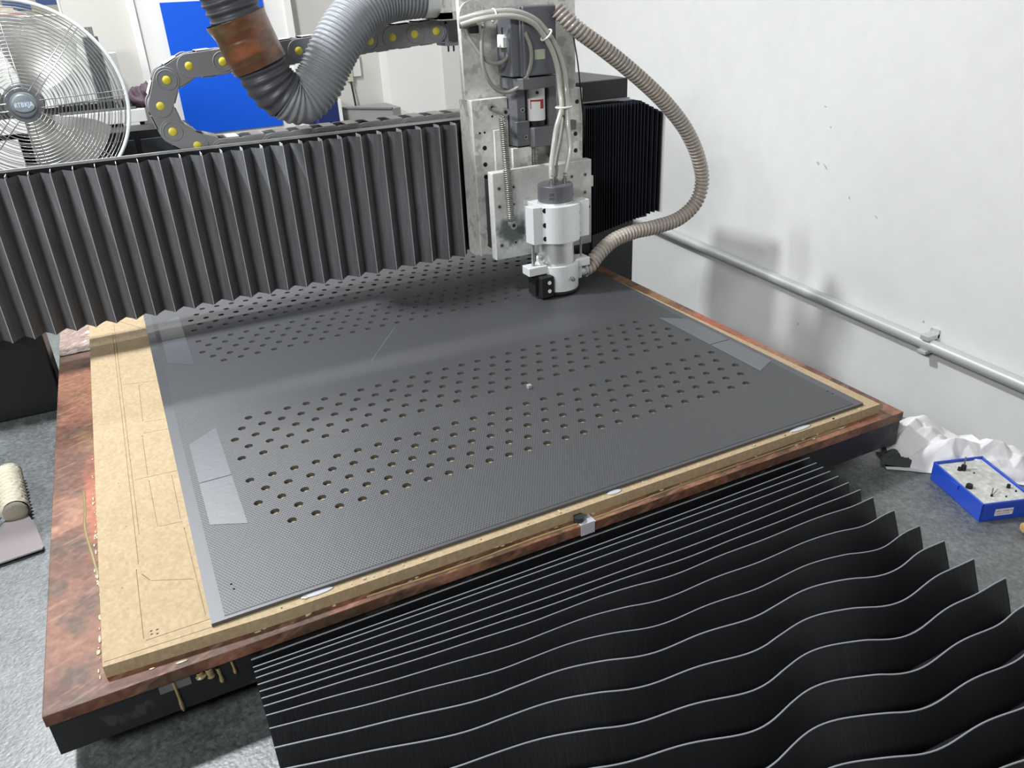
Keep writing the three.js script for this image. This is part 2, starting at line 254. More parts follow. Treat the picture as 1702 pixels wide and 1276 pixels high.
/* ---------------------------------------------------------------- fibreboard with cut grooves */
const MX0 = 0.064, MX1 = 1.262, MX2 = 1.229, MZ0 = -0.019, MZ1 = -1.315;
{
  const t = thing('fibreboard', 'tan fibreboard with fine cut lines lying under the black panel', 'board', [0.66, 0, -0.67]);
  const notch = [[MX0, MZ0 - 0.007], [0.25, MZ0 + 0.003]]; 
  notch.push([MX1, MZ0], [MX2, MZ1], [MX0, MZ1]);
  part('core', prism(notch.slice().reverse(), 0, 0.0152), M.mdf, t);
  const w = 0.0005, holes = [];
  const line = (x0, z0, x1, z1) => { const dx = x1 - x0, dz = z1 - z0, L = Math.hypot(dx, dz), nx = -dz / L * w, nz = dx / L * w; holes.push([[x0 + nx, z0 + nz], [x1 + nx, z1 + nz], [x1 - nx, z1 - nz], [x0 - nx, z0 - nz]]); };
  line(0.0655, -0.0335, 0.19, -0.0305); line(0.11, -0.046, 0.19, -0.046);
  line(0.1115, -1.12, 0.1115, -0.2); line(0.1165, -1.24, 0.1165, -0.27); line(0.1082, -0.19, 0.1082, -0.05);
  line(0.114, -0.176, 0.1225, -0.158); line(0.124, -0.1565, 0.1715, -0.133);
  line(0.1185, -0.81, 0.184, -0.793); line(0.1185, -0.426, 0.182, -0.4205);
  line(0.147, -0.79, 0.144, -0.627); line(0.1455, -0.623, 0.179, -0.615); line(0.141, -0.58, 0.18, -0.574); line(0.1395, -0.572, 0.1385, -0.43); line(0.139, -0.412, 0.141, -0.278); line(0.1425, -0.276, 0.174, -0.272);
  line(0.172, -0.41, 0.172, -0.28); line(0.124, -1.2, 0.176, -1.11);
  line(0.174, -0.255, 0.1775, -0.055);
  for (const [x, z] of [[0.117, -0.0595], [0.1235, -0.0585], [0.1172, -0.0535], [0.1232, -0.0512]]) holes.push(circle(x, z, 0.0016, 10));
  for (const [x, z] of [[0.096, -0.43], [0.101, -0.30], [0.19, -0.38], [0.09, -0.16], [0.18, -1.08]]) holes.push(circle(x, z, 0.0009, 8));
  part('face', prism([[MX0, MZ0 - 0.007], [0.25, MZ0 + 0.003], [MX1, MZ0], [MX2, MZ1], [MX0, MZ1]].reverse(), 0.0152, 0.0165, holes), M.mdf, t);
  for (const [x0, x1, z] of [[0.724, 0.748, -0.026], [1.068, 1.112, -0.026], [0.284, 0.326, -0.0275]]) part('tape_scrap', uvm(new THREE.SphereGeometry(1, 14, 8).scale((x1 - x0) / 2, 0.0012, 0.005).translate((x0 + x1) / 2, 0.0172, z)), M.film, t, 'pale scrap of film');
  for (let i = 0; i < 26; i++) { const x = rr(0.2, 1.24), s = rr(0.0006, 0.0018); part('shaving', box(x, x + s * 2.2, 0.0165, 0.0165 + s, MZ0 - 0.006 + rr(-0.003, 0.004), MZ0 - 0.004 + rr(0, 0.003)), M.glue, t); }
}
/* ---------------------------------------------------------------- perforated panel */
{
  const t = thing('perforated_panel', 'black textured plastic panel drilled with four bands of round holes', 'panel', [0.7147, 0.0165, -0.67]);
  const X0 = 0.1815, X1 = 1.234, Z0 = -0.03, Z1 = -1.284, holes = [];
  const p = 0.03373, x0 = 0.2767;
  const rows = [[-0.187, 1, 25], [-0.2208, 0.5, 25.5], [-0.2546, 0, 26], [-0.2886, 0.5, 25.5], [-0.3227, 0, 26], [-0.3953, 0, 26], [-0.4287, 0.5, 25.5], [-0.4622, 0, 26], [-0.4958, 0.5, 25.5], [-0.5294, 1, 25]];
  for (const [z, a, b] of rows) for (let k = a; k <= b + 1e-6; k++) for (const zz of [z, -1.3405 - z]) holes.push([x0 + k * p, zz]);
  const hs = holes.map(([x, z]) => circle(x, z, 0.0066, 14));
  for (const [x, z] of [[0.2135, -0.0905], [0.2152, -0.0795], [1.216, -0.0905], [1.216, -0.0795]]) hs.push(circle(x, z, 0.0017, 8));
  part('sheet', prism([[X0, Z0], [X1, Z0], [X1, Z1], [X0, Z1]].reverse(), 0.0165, 0.0216, hs), M.panelSmooth, t, 'smooth black border');
  const m = 0.016;
  part('textured_face', prism([[X0 + m, Z0 - m * 0.35], [X1 - m, Z0 - m * 0.35], [X1 - m, Z1 + m * 0.35], [X0 + m, Z1 + m * 0.35]].reverse(), 0.0216, 0.0221, hs), M.panel, t, 'fine dotted texture');
  // smooth pockets in pairs near the two ends
  for (const sx of [0, 1]) for (const sz of [0, 1]) {
    const fx = x => sx ? 1.429 - x : x, fz = z => sz ? -1.3405 - z : z;
    for (const q of [[[0.207, -0.234], [0.2545, -0.211], [0.2545, -0.3505], [0.207, -0.3505]], [[0.207, -0.3535], [0.2545, -0.3535], [0.2545, -0.522], [0.207, -0.484]]]) {
      const o = q.map(([x, z]) => [fx(x), fz(z)]); if (THREE.ShapeUtils.area(o.map(([x, z]) => new THREE.Vector2(x, -z))) < 0) o.reverse();
      part('smooth_patch', prism(o, 0.0221, 0.0227), M.pocket, t, 'smooth paler patch');
    }
  }
}
{ const pn = scene.children.find(o => o.name === 'perforated_panel'); part('scratch', rod([0.6645, 0.0221, -0.784], [0.5685, 0.0221, -0.643], 0.0004, 5), M.seamGrey, pn, 'thin pale scratch'); }
single('swarf_cube', rbox(0.777, 0.785, 0.0221, 0.0291, -0.377, -0.369, 0.001), M.aluClean, 'tiny grey offcut lying between the hole bands of the black panel', 'offcut');

/* ---------------------------------------------------------------- bellows */
// one fold: a sheet through (a) valley, (b) ridge, (c) valley, swept between two end planes
function foldGeo(pts, y0, y1, n, wob, seedv) {
  const P = [], I = [], U = [], m = pts.length; let s = 0;
  for (let i = 0; i < m; i++) { if (i) s += Math.hypot(pts[i][0] - pts[i - 1][0], pts[i][1] - pts[i - 1][1]); for (let j = 0; j <= n; j++) { const v = j / n, e = Math.sin(Math.PI * i / (m - 1)); const o = wob * (fbm(pts[i][0] * 30 + seedv, v * 7, 3) - 0.5) * (i === 0 || i === m - 1 ? 0 : 1); const yb = typeof y0 === 'function' ? y0(pts[i][0]) : y0, yt = typeof y1 === 'function' ? y1(pts[i][0]) : y1; P.push(pts[i][0] + o * 0.6, yb + (yt - yb) * v, pts[i][1] + o); U.push(s + seedv * 0.37, yb + (yt - yb) * v); } }
  for (let i = 0; i < m - 1; i++) for (let j = 0; j < n; j++) { const a = i * (n + 1) + j, b = a + n + 1; I.push(a, b, a + 1, b, b + 1, a + 1); }
  const g = new THREE.BufferGeometry(); g.setAttribute('position', new THREE.Float32BufferAttribute(P, 3)); g.setAttribute('uv', new THREE.Float32BufferAttribute(U, 2)); g.setIndex(I); return toCreasedNormals(g, 0.5);
}
{
  const ridges = [-0.42, -0.38, -0.34, -0.3, -0.26, -0.22, -0.18, -0.14, -0.1, -0.061, -0.022, 0.0165, 0.0545, 0.092, 0.131, 0.17, 0.208, 0.248, 0.287, 0.328, 0.369, 0.409, 0.45, 0.491, 0.533, 0.574, 0.617, 0.66, 0.703, 0.751, 0.798, 0.844, 0.889, 0.931];
  const t = thing('gantry_bellows', 'dusty grey pleated cover stretched open along the gantry beside the fan', 'bellows', [0.25, 0.078, -1.02]);
  const ZR = -0.996, ZV = -1.026;
  ridges.forEach((x, i) => {
    const l = i ? (ridges[i - 1] + x) / 2 : x - 0.02, r = i < ridges.length - 1 ? (ridges[i + 1] + x) / 2 : x + 0.018;
    const mid = (a, b, u) => a + (b - a) * u;
    const pts = [[l, ZV], [mid(l, x, 0.33), mid(ZV, ZR, 0.3)], [mid(l, x, 0.7), mid(ZV, ZR, 0.64)], [x - 0.0006, ZR], [x + 0.0006, ZR], [mid(x, r, 0.35), mid(ZR, ZV, 0.4)], [mid(x, r, 0.7), mid(ZR, ZV, 0.74)], [r, ZV]];
    const pl = part('pleat', foldGeo(pts, 0.0785, 0.394, 16, 0.004, i), M.fabric, t);
    part('lit_ridge_seam', rod([x, 0.0785, ZR + 0.0004], [x, 0.394, ZR + 0.0004], 0.0008, 6), M.seam, pl, 'ridge edge with its bright lit line painted pale');  // light caught on the fold edge is painted as a pale line
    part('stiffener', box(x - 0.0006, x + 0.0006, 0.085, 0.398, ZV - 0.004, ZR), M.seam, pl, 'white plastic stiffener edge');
  });
}
{
  const rx = [1.282, 1.288, 1.294, 1.301, 1.308, 1.313, 1.319, 1.326, 1.333, 1.34, 1.348, 1.356, 1.366, 1.375, 1.383, 1.392, 1.4, 1.408, 1.42, 1.431, 1.441, 1.452, 1.462, 1.474, 1.489, 1.504, 1.517];
  const t = thing('gantry_bellows', 'black pleated cover squeezed together between the spindle and the white wall', 'bellows', [1.4, 0.07, -1.02]);
  const yt = x => x < 1.45 ? 0.4 : 0.4 - (x - 1.45) * 0.5, yb = x => 0.068 + Math.max(0, x - 1.3) * 0.17;
  rx.forEach((x, i) => {
    const l = i ? (rx[i - 1] + x) / 2 : x - 0.003, r = i < rx.length - 1 ? (rx[i + 1] + x) / 2 : x + 0.005;
    const pl = part('pleat', foldGeo([[l, -1.022], [x - 0.0004, -1.0], [x + 0.0004, -1.0], [r, -1.022]], yb, yt, 8, 0.0008, i + 50), M.fabricNavy, t);
    part('lit_ridge_seam', rod([x, yb(x), -0.9998], [x, yt(x), -0.9998], 0.0006, 5), M.seamDim, pl);
  });
  part('end_flange', box(1.522, 1.527, 0.1, 0.365, -1.05, -0.998), M.white, t, 'white end plate');
}
{
  const t = thing('table_bellows', 'wavy black pleated cover lying on the bed before the table edge', 'bellows', [0.65, BED, 0.2]);
  const K = [[0.018, 0.025, 0.022], [0.026, 0.034, 0.036], [0.036, 0.048, 0.05], [0.047, 0.066, 0.066], [0.058, 0.085, 0.086], [0.069, 0.099, 0.108], [0.081, 0.116, 0.131], [0.095, 0.144, 0.168], [0.114, 0.178, 0.21], [0.141, 0.214, 0.248], [0.17, 0.255, 0.291], [0.205, 0.299, 0.334], [0.245, 0.342, 0.377], [0.285, 0.385, 0.42], [0.33, 0.43, 0.463], [0.375, 0.475, 0.505]];
  const X0 = 0.213, X1 = 1.082, NX = 110;
  const q3 = (k, u) => { const [a, b, c] = K[k], m = 0.47; return a * (u - m) * (u - 1) / (m) + b * u * (u - 1) / (m * (m - 1)) + c * u * (u - m) / (1 - m); };
  const ridge = (k, u) => { const A = 0.013 * sst(3, 12, k) * sst(0, 0.12, u) * sst(1, 0.9, u); const w = A * (Math.sin(u * 17 + k * 0.55) * 0.6 + Math.sin(u * 31 + k * 1.3 + 1) * 0.4) * (0.4 + 0.9 * sst(0.15, 0.55, u)); return q3(k, u) + w; };
  const base = (k, u) => q3(k, u);
  part('flange', box(X0, X1, BED, -0.017, 0.004, 0.0075), M.blackPaint, t, 'black flange strip against the table');
  part('flange_edge', box(X0, X1, -0.0178, -0.0166, 0.0068, 0.0082), M.seamGrey, t);
  K.forEach((_, k) => {
    const P = [], I = [], U = [], prev = k ? (u => (base(k - 1, u) + base(k, u)) / 2) : (u => 0.0085), next = k < K.length - 1 ? (u => (base(k, u) + base(k + 1, u)) / 2) : (u => base(k, u) + 0.02);
    const depth = u => Math.min(0.055, 0.022 + 0.7 * (next(u) - prev(u)));
    const rows = [[0, 0], [0.45, 0.5], [0.97, 0.995], [1.03, 0.995], [1.55, 0.5], [2, 0]];
    for (let r = 0; r < rows.length; r++) for (let j = 0; j <= NX; j++) {
      const u = j / NX, x = X0 + (X1 - X0) * u, zr = ridge(k, u), a = prev(u), b = next(u), [f, h] = rows[r];
      const yt = -0.02 - 0.004 * Math.abs(ridge(k, u) - base(k, u)) / 0.013, yb = yt - depth(u);
      const z = f <= 1 ? a + (zr - a) * f : zr + (b - zr) * (f - 1);
      const bulge = (r === 1 || r === 4) ? 0.004 * sst(4, 11, k) * (fbm(u * 14 + k * 3, r * 5, 2) - 0.5) : 0;
      P.push(x, yb + (yt - yb) * h, z + bulge); U.push(x, (f * 0.04) + k * 0.1);
    }
    for (let r = 0; r < rows.length - 1; r++) for (let j = 0; j < NX; j++) { const a = r * (NX + 1) + j, b = a + NX + 1; I.push(a, a + 1, b, b, a + 1, b + 1); }
    const g = new THREE.BufferGeometry(); g.setAttribute('position', new THREE.Float32BufferAttribute(P, 3)); g.setAttribute('uv', new THREE.Float32BufferAttribute(U, 2)); g.setIndex(I);
    const pl = part('pleat', toCreasedNormals(g, 0.6), M.fabricBlack, t);
    const pts = []; for (let j = 0; j <= 60; j++) { const u = j / 60; pts.push([X0 + (X1 - X0) * u, -0.0195 - 0.004 * Math.abs(ridge(k, u) - base(k, u)) / 0.013, ridge(k, u)]); }
    part('lit_ridge_seam', tube(pts, k < 9 ? 0.00085 : 0.001, 120, 5), M.seamGrey, pl, 'stitched ridge edge with its lit line painted grey');  // edging also carries the lit look of the ridge in its grey
  });
}
/* ---------------------------------------------------------------- gantry */
{
  const t = thing('gantry', 'black bridge frame of the machine spanning over the table', 'gantry', [0.65, BED, -1.12]);
  part('column', rbox(-0.5, -0.012, BED, 0.4, -1.11, -1.03, 0.006), M.blackPaint, t, 'black column');
  part('column', rbox(1.315, 1.455, BED, 0.4, -1.25, -1.026, 0.006), M.blackPaint, t, 'black column');
  part('beam', box(-0.5, 1.5, 0.085, 0.372, -1.11, -1.031), M.blackPaint, t);
  part('beam_edge', box(-0.5, 1.27, 0.4005, 0.4055, -1.034, -1.029), M.aluClean, t, 'bright metal top edge');
  part('beam_lip', box(-0.5, 1.28, 0.372, 0.4005, -1.036, -1.031), M.blackPaint, t);
  const hb = part('housing', [prism([[1.255, -1.02], [1.42, -1.02], [1.428, -1.08], [1.425, -1.26], [1.255, -1.26]], 0.407, 0.456, [], 0.003)], M.blackPaint, t, 'black housing on the beam end');
  part('housing_rim', box(1.25, 1.425, 0.406, 0.409, -1.021, -1.015), M.seamGrey, t);
}
/* ---------------------------------------------------------------- spindle head */
{
  const t = thing('router_carriage', 'aluminium spindle carriage with motor, plates and clamped router spindle', 'spindle', [1.08, 0.02, -0.86]);
  const tp = part('tall_plate', rbox(0.941, 1.229, 0.45, 0.69, -0.972, -0.955, 0.002), M.alu, t, 'mottled grey aluminium plate');
  part('saddle', box(0.945, 1.225, 0.09, 0.45, -1.0, -0.957), M.alu, t);
  const lr = part('rail_plate', rbox(0.945, 1.034, 0.095, 0.452, -0.957, -0.93, 0.0015), M.alu, t);
  const r2 = part('rail_plate', rbox(1.149, 1.232, 0.095, 0.455, -0.957, -0.93, 0.0015), M.alu, t);
  part('linear_rail', rbox(0.992, 1.016, 0.1, 0.385, -0.93, -0.918, 0.001), M.alu, t);
  part('channel', box(1.034, 1.149, 0.09, 0.45, -0.957, -0.95), M.alu, t, 'aluminium screw channel');
  const bolt = (x, y, z, r, parent, deep = 0.0035) => { const b = part('bolt', cylZ(x, y, z, z + deep, r), M.steel, parent, 'socket bolt'); part('socket', cylZ(x, y, z + deep - 0.0012, z + deep + 0.0003, r * 0.55, 6), M.socket, b); };
  const hole = (x, y, z, r, parent) => { const b = part('shaded_hole_disc', cylZ(x, y, z - 0.001, z + 0.0006, r, 16), M.holeShade, parent, 'dark disc painted as the shade in a bolt hole'); return b; };  // flat dark disc, the shade inside a bolt hole put into its colour
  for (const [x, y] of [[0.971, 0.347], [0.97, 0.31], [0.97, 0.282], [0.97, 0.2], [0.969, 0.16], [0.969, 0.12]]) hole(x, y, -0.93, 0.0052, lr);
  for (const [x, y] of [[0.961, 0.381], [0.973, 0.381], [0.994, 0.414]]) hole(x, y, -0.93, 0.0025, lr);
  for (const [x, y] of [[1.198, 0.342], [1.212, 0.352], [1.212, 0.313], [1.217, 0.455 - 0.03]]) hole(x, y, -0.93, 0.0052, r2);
  for (const [x, y] of [[1.189, 0.436], [1.189, 0.417]]) bolt(x, y, -0.93, 0.0055, r2, 0.0015);
  part('bracket', rbox(1.19, 1.206, 0.365, 0.386, -0.93, -0.915, 0.001), M.castGrey, t);
  bolt(0.992, 0.434, -0.93, 0.0075, lr, 0.008);
  // motor with flange, bracket, coupling and screw
  const mo = part('motor', [rbox(1.048, 1.13, 0.497, 0.636, -0.955, -0.868, 0.004, 3), rbox(1.024, 1.046, 0.497, 0.634, -0.95, -0.88, 0.003, 2)], M.motor, t, 'dark grey drive motor');
  part('end_cap', rbox(1.044, 1.05, 0.497, 0.635, -0.953, -0.872, 0.001), M.castGrey, mo);
  part('nameplate', box(1.074, 1.1, 0.53, 0.55, -0.868, -0.8672), std(0xb9c0a4, 0.5), mo, 'pale plate on the motor');
  const fl = part('motor_flange', prism([[1.03, -0.955], [1.03, -0.885], [1.044, -0.868], [1.125, -0.868], [1.135, -0.88], [1.135, -0.955]], 0.47, 0.494, [], 0.002), M.castGrey, t);
  part('flange_screw', [cylY(1.055, 0.494, 0.503, -0.876, 0.007), cylY(1.055, 0.491, 0.495, -0.876, 0.009)], M.steel, fl);
  part('motor_bracket', [prism([[1.036, -0.95], [1.036, -0.915], [1.046, -0.905], [1.066, -0.905], [1.072, -0.92], [1.072, -0.95]], 0.345, 0.47, [], 0.002), rbox(1.04, 1.074, 0.345, 0.4, -0.95, -0.9, 0.003), rbox(1.128, 1.148, 0.345, 0.47, -0.95, -0.905, 0.002)], M.castGrey, t, 'dark cast bracket');
  bolt(1.058, 0.424, -0.905, 0.0055, t, 0.003); bolt(1.062, 0.365, -0.9, 0.005, t, 0.002);
  const cp = part('coupling', cylY(1.101, 0.397, 0.47, -0.922, 0.0225, 0.0225, 36), M.white, t, 'white coupling sleeve with red mark');
  part('red_mark', new THREE.CylinderGeometry(0.0227, 0.0227, 0.02, 24, 1, true, -1.0, 1.5).translate(1.101, 0.433, -0.922), M.red, cp);
  part('white_label', new THREE.CylinderGeometry(0.0229, 0.0229, 0.022, 24, 1, true, -0.9, 0.95).translate(1.101, 0.428, -0.922), M.white, cp);
  part('set_screw', cylZ(1.095, 0.458, -0.905, -0.8985, 0.0035, 10), M.socket, cp);
  part('coupling_hub', cylY(1.101, 0.384, 0.397, -0.922, 0.022), M.socket, t);
  part('bearing_block', prism([[1.074, -0.95], [1.074, -0.9], [1.082, -0.893], [1.13, -0.893], [1.136, -0.9], [1.136, -0.95]], 0.34, 0.384, [], 0.002), M.castGrey, t);
  const thr = []; for (let i = 0; i <= 160; i++) { const a = i / 8 * Math.PI * 2; thr.push([1.09 + 0.0085 * Math.cos(a), 0.26 + i * 0.0005, -0.915 + 0.0085 * Math.sin(a)]); }
  const bs = part('ball_screw', cylY(1.09, 0.2, 0.342, -0.915, 0.0085), M.steel, t); part('thread', tube(thr, 0.0014, 640, 5), M.steel, bs);
  part('nut_block', rbox(1.03, 1.08, 0.2, 0.342, -0.945, -0.905, 0.002), M.alu, t);
  // front plate
  const zp = part('front_plate', rbox(0.954, 1.214, 0.1, 0.303, -0.886, -0.86, 0.0025), M.zplate, t, 'stained aluminium front plate'); { const g = zp.geometry, uv = g.attributes.uv; for (let i = 0; i < uv.count; i++) uv.setXY(i, uv.getX(i) - 0.954, uv.getY(i) - 0.1); }
  for (const [x, y] of [[0.969, 0.267], [1.005, 0.266], [0.968, 0.226], [1.004, 0.227], [0.969, 0.135], [1.005, 0.137], [1.159, 0.269], [1.196, 0.269], [1.16, 0.228], [1.195, 0.227]]) bolt(x, y, -0.8605, 0.0052, zp, 0.0015);
  for (const x of [0.96, 1.15]) part('slide_block', box(x, x + 0.058, 0.12, 0.28, -0.918, -0.886), M.darkSteel, t);
  part('stop_tab', rbox(1.214, 1.224, 0.236, 0.262, -0.88, -0.868, 0.001), M.white, t, 'small white tab');
  // counterbalance spring
  { const A = V(0.994, 0.422, -0.876), B = V(0.987, 0.193, -0.842), pts = [], turns = 52, n = turns * 8; const d = B.clone().sub(A), ux = V(1, 0, 0), uz = V(0, 0.15, 0.988);
    for (let i = 0; i <= n; i++) { const u = i / n, a = u * turns * Math.PI * 2, r = u < 0.02 || u > 0.98 ? 0.004 : 0.0082; const c = A.clone().addScaledVector(d, u).addScaledVector(ux, Math.cos(a) * r).addScaledVector(uz, Math.sin(a) * r); pts.push(c); }
    part('spring', new THREE.TubeGeometry(new THREE.CatmullRomCurve3(pts), turns * 14, 0.0013, 6), M.steel, t, 'long coil spring'); }
  { const b = part('spring_bolt', [cylZ(0.994, 0.43, -0.93, -0.87, 0.0045), cylZ(0.994, 0.43, -0.87, -0.858, 0.0088)], M.steel, t); part('socket', cylZ(0.994, 0.43, -0.859, -0.8575, 0.0045, 6), M.socket, b); }
  { const b = part('spring_bolt', [cylZ(0.988, 0.186, -0.862, -0.836, 0.0045), cylZ(0.988, 0.186, -0.842, -0.83, 0.0092)], M.steel, t); part('socket', cylZ(0.988, 0.186, -0.831, -0.8295, 0.0045, 6), M.socket, b); }
  // clamp
  const SX = 1.081, SZ = -0.8, arc = []; for (let i = 0; i <= 12; i++) { const a = -0.78 + i / 12 * 1.45; arc.push([SX + 0.058 * Math.sin(a), SZ + 0.058 * Math.cos(a)]); }
  const cl = part('clamp_block', prism([[1.03, -0.86], [1.03, -0.802], [1.004, -0.802], [1.008, -0.772], [1.03, -0.7695], ...arc, [1.127, -0.77], [1.153, -0.772], [1.153, -0.802], [1.13, -0.802], [1.13, -0.86]], 0.15, 0.234, [circle(SX, SZ, 0.0412, 32)], 0.0012), M.aluMatte, t, 'bright aluminium spindle clamp');
  const ch = (x, y, z, a) => part('shaded_hole_disc', new THREE.CylinderGeometry(0.0056, 0.0056, 0.002, 16).rotateX(Math.PI / 2).rotateY(a).translate(x, y, z), M.holeShade, cl, 'dark disc painted as the shade in a bolt hole');  // clamp holes are dark discs too, hole shade painted in
  for (const y of [0.226, 0.193, 0.162]) ch(1.0345, y, -0.7655, -0.5);
  for (const y of [0.228, 0.208, 0.18, 0.16]) ch(1.122, y, -0.7665, 0.6);
  part('jack_screw', cylX(1.15, 1.162, 0.213, -0.785, 0.0035), M.socket, cl);
  // spindle body
  const lathe = (pts, n = 48) => new THREE.LatheGeometry(pts.map(p => new THREE.Vector2(...p)), n).translate(SX, 0, SZ);
  part('spindle_body', lathe([[0.0405, 0.07], [0.0405, 0.236], [0.0395, 0.238]]), M.aluClean, t, 'polished spindle body');
  const cap = part('spindle_cap', lathe([[0.001, 0.2745], [0.038, 0.2745], [0.04, 0.2725], [0.04, 0.234]]), std(0x6c6c70, 0.4, 0.5), t, 'grey spindle top cap');
  { const tx = canvasTex(128, 128, (c, w, h) => { c.fillStyle = '#6c6c70'; c.fillRect(0, 0, w, h); c.fillStyle = '#2c2c34'; c.font = 'bold 46px sans-serif'; c.fillText('200', 22, 58); c.fillText('SPD', 18, 106); }); part('marking', new THREE.CylinderGeometry(0.0402, 0.0402, 0.024, 12, 1, true, -0.95, 0.5).translate(SX, 0.253, SZ), std(0xffffff, 0.4, 0.4, { map: tx }), cap, 'dark stamped characters'); }
  for (const [x, z] of [[SX - 0.014, SZ + 0.01], [SX + 0.024, SZ + 0.004], [SX + 0.003, SZ - 0.006]]) part('fitting', [cylY(x, 0.2745, 0.283, z, 0.0068, 0.0068, 6), cylY(x, 0.283, 0.296, z, 0.0045)], M.steel, cap);
  // dust collar
  const co = part('dust_collar', [lathe([[0.0412, 0.094], [0.0495, 0.094], [0.0502, 0.092], [0.0502, 0.034], [0.0495, 0.032], [0.0412, 0.032]]), rbox(0.992, 1.04, 0.078, 0.098, -0.805, -0.77, 0.002), rbox(1.12, 1.158, 0.076, 0.096, -0.812, -0.776, 0.002), rbox(1.12, 1.14, 0.045, 0.08, -0.815, -0.782, 0.003)], M.aluMatte, t, 'aluminium dust collar with two ears');
  part('brush', lathe([[0.04, 0.032], [0.049, 0.032], [0.0505, 0.0235], [0.038, 0.0235]]), M.rubber, co, 'black brush ring');
  const cb = part('latch_block', [rbox(1.014, 1.047, 0.026, 0.076, -0.785, -0.752, 0.003), rbox(1.006, 1.02, 0.03, 0.072, -0.805, -0.77, 0.002)], M.rubber, co, 'black latch block');
  for (const y of [0.062, 0.042]) part('latch_screw', cylZ(1.034, y, -0.753, -0.7505, 0.0045, 12), M.white, co, 'white screw head');
  { const b = part('knob', [cylZ(1.092, 0.062, -0.752, -0.742, 0.005), cylZ(1.092, 0.062, -0.744, -0.738, 0.0035, 6)], M.steel, co); }
  part('lug', tube([[1.03, 0.097, -0.79], [1.027, 0.112, -0.793], [1.034, 0.118, -0.797], [1.04, 0.112, -0.802]], 0.004, 20, 8), M.aluMatte, co);
  const rodT = (x, z, y0, y1, r, threaded) => { const m = part('guide_rod', cylY(x, y0, y1, z, r), M.steel, t); if (threaded) { const q = []; const n = 18; for (let i = 0; i <= n * 8; i++) { const a = i / 8 * 6.2832; q.push([x + r * Math.cos(a), y0 + (y1 - y0) * i / (n * 8), z + r * Math.sin(a)]); } part('thread', tube(q, 0.0008, n * 16, 5), M.steel, m); } };
  rodT(1.011, -0.785, 0.096, 0.152, 0.0036, true); rodT(1.141, -0.79, 0.094, 0.152, 0.0026, false);
  part('dust_port', [cylX(1.125, 1.158, 0.058, -0.797, 0.012)], M.aluMatte, co, 'short metal suction stub');
}
/* ---------------------------------------------------------------- hoses and cables */
{
  const cv = curve([[1.126, 0.628, -0.86], [1.16, 0.59, -0.84], [1.221, 0.547, -0.83], [1.285, 0.503, -0.83], [1.353, 0.452, -0.83], [1.406, 0.407, -0.83], [1.463, 0.346, -0.83], [1.505, 0.277, -0.83], [1.523, 0.215, -0.83], [1.508, 0.164, -0.83], [1.459, 0.13, -0.83], [1.385, 0.119, -0.83], [1.312, 0.117, -0.828], [1.25, 0.108, -0.82], [1.2, 0.085, -0.808], [1.172, 0.064, -0.8], [1.152, 0.058, -0.797]]);
  const L = cv.getLength(), pitch = 0.0098, n = Math.round(L / pitch) * 7;
  single('suction_hose', sweep(cv, n, 18, (s, t, a) => { const ph = ((s / pitch + a / 6.2832) % 1 + 1) % 1; return 0.0142 + 0.0042 * sst(0.05, 0.3, ph) * sst(0.95, 0.7, ph); }), M.hoseTaupe, 'ribbed taupe suction hose looping from motor down to the spindle collar', 'hose');
}
{
  const t = thing('extraction_duct', 'thick grey ribbed extraction duct with rusty brown taped joint', 'duct', [0.6, 0.41, -0.98]);
  const cv = curve([[0.425, 0.86, -0.975], [0.446, 0.76, -0.975], [0.477, 0.665, -0.975], [0.505, 0.575, -0.975], [0.535, 0.509, -0.975], [0.579, 0.484, -0.975], [0.62, 0.51, -0.977], [0.656, 0.56, -0.98], [0.696, 0.607, -0.99], [0.742, 0.643, -1.005], [0.798, 0.664, -1.02], [0.9, 0.672, -1.03]]);
  const L = cv.getLength();
  // find the ends of the two ducts along the curve
  const sub = (a, b) => curve(Array.from({ length: 24 }, (_, i) => { const p = cv.getPointAt(a + (b - a) * i / 23); return [p.x, p.y, p.z]; }));
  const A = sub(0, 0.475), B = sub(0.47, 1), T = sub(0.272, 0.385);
  const ribs = (c, pitch, r, am, k = 28, tap = 0) => sweep(c, Math.round(c.getLength() / pitch) * 6, k, (s, t, a) => { const ph = s / pitch + a / 6.2832; return (r - tap * (1 - sst(0, 0.2, t)) * 0) + am * Math.cos(ph * 6.2832); });
  part('upper_duct', ribs(A, 0.0165, 0.0495, 0.0024), M.hoseShaded, t, 'wide-ribbed duct with shade put into its dark grey');  // shade on this stretch is put into the darker hose colour
  part('lower_duct', ribs(B, 0.0092, 0.0485, 0.002), M.hoseGrey, t, 'grey fine-ribbed duct');
  part('tape_wrap', sweep(T, 70, 36, (s, u, a) => 0.056 + 0.006 * (fbm(s * 22 + a * 0.8, a * 2.2, 3) - 0.4) + (Math.abs(a - 4.6) < 0.6 ? 0.006 * sst(0.35, 0.05, u) : 0)), M.tape, t, 'wrinkled rusty brown tape');
  part('collar', [cylX(0.885, 0.915, 0.672, -1.03, 0.052, 36)], M.aluMatte, t, 'metal duct collar');
  part('bracket', [box(0.915, 0.938, 0.617, 0.73, -1.09, -0.985), box(0.915, 1.05, 0.615, 0.63, -1.09, -0.985)], M.alu, t, 'aluminium duct bracket');
}
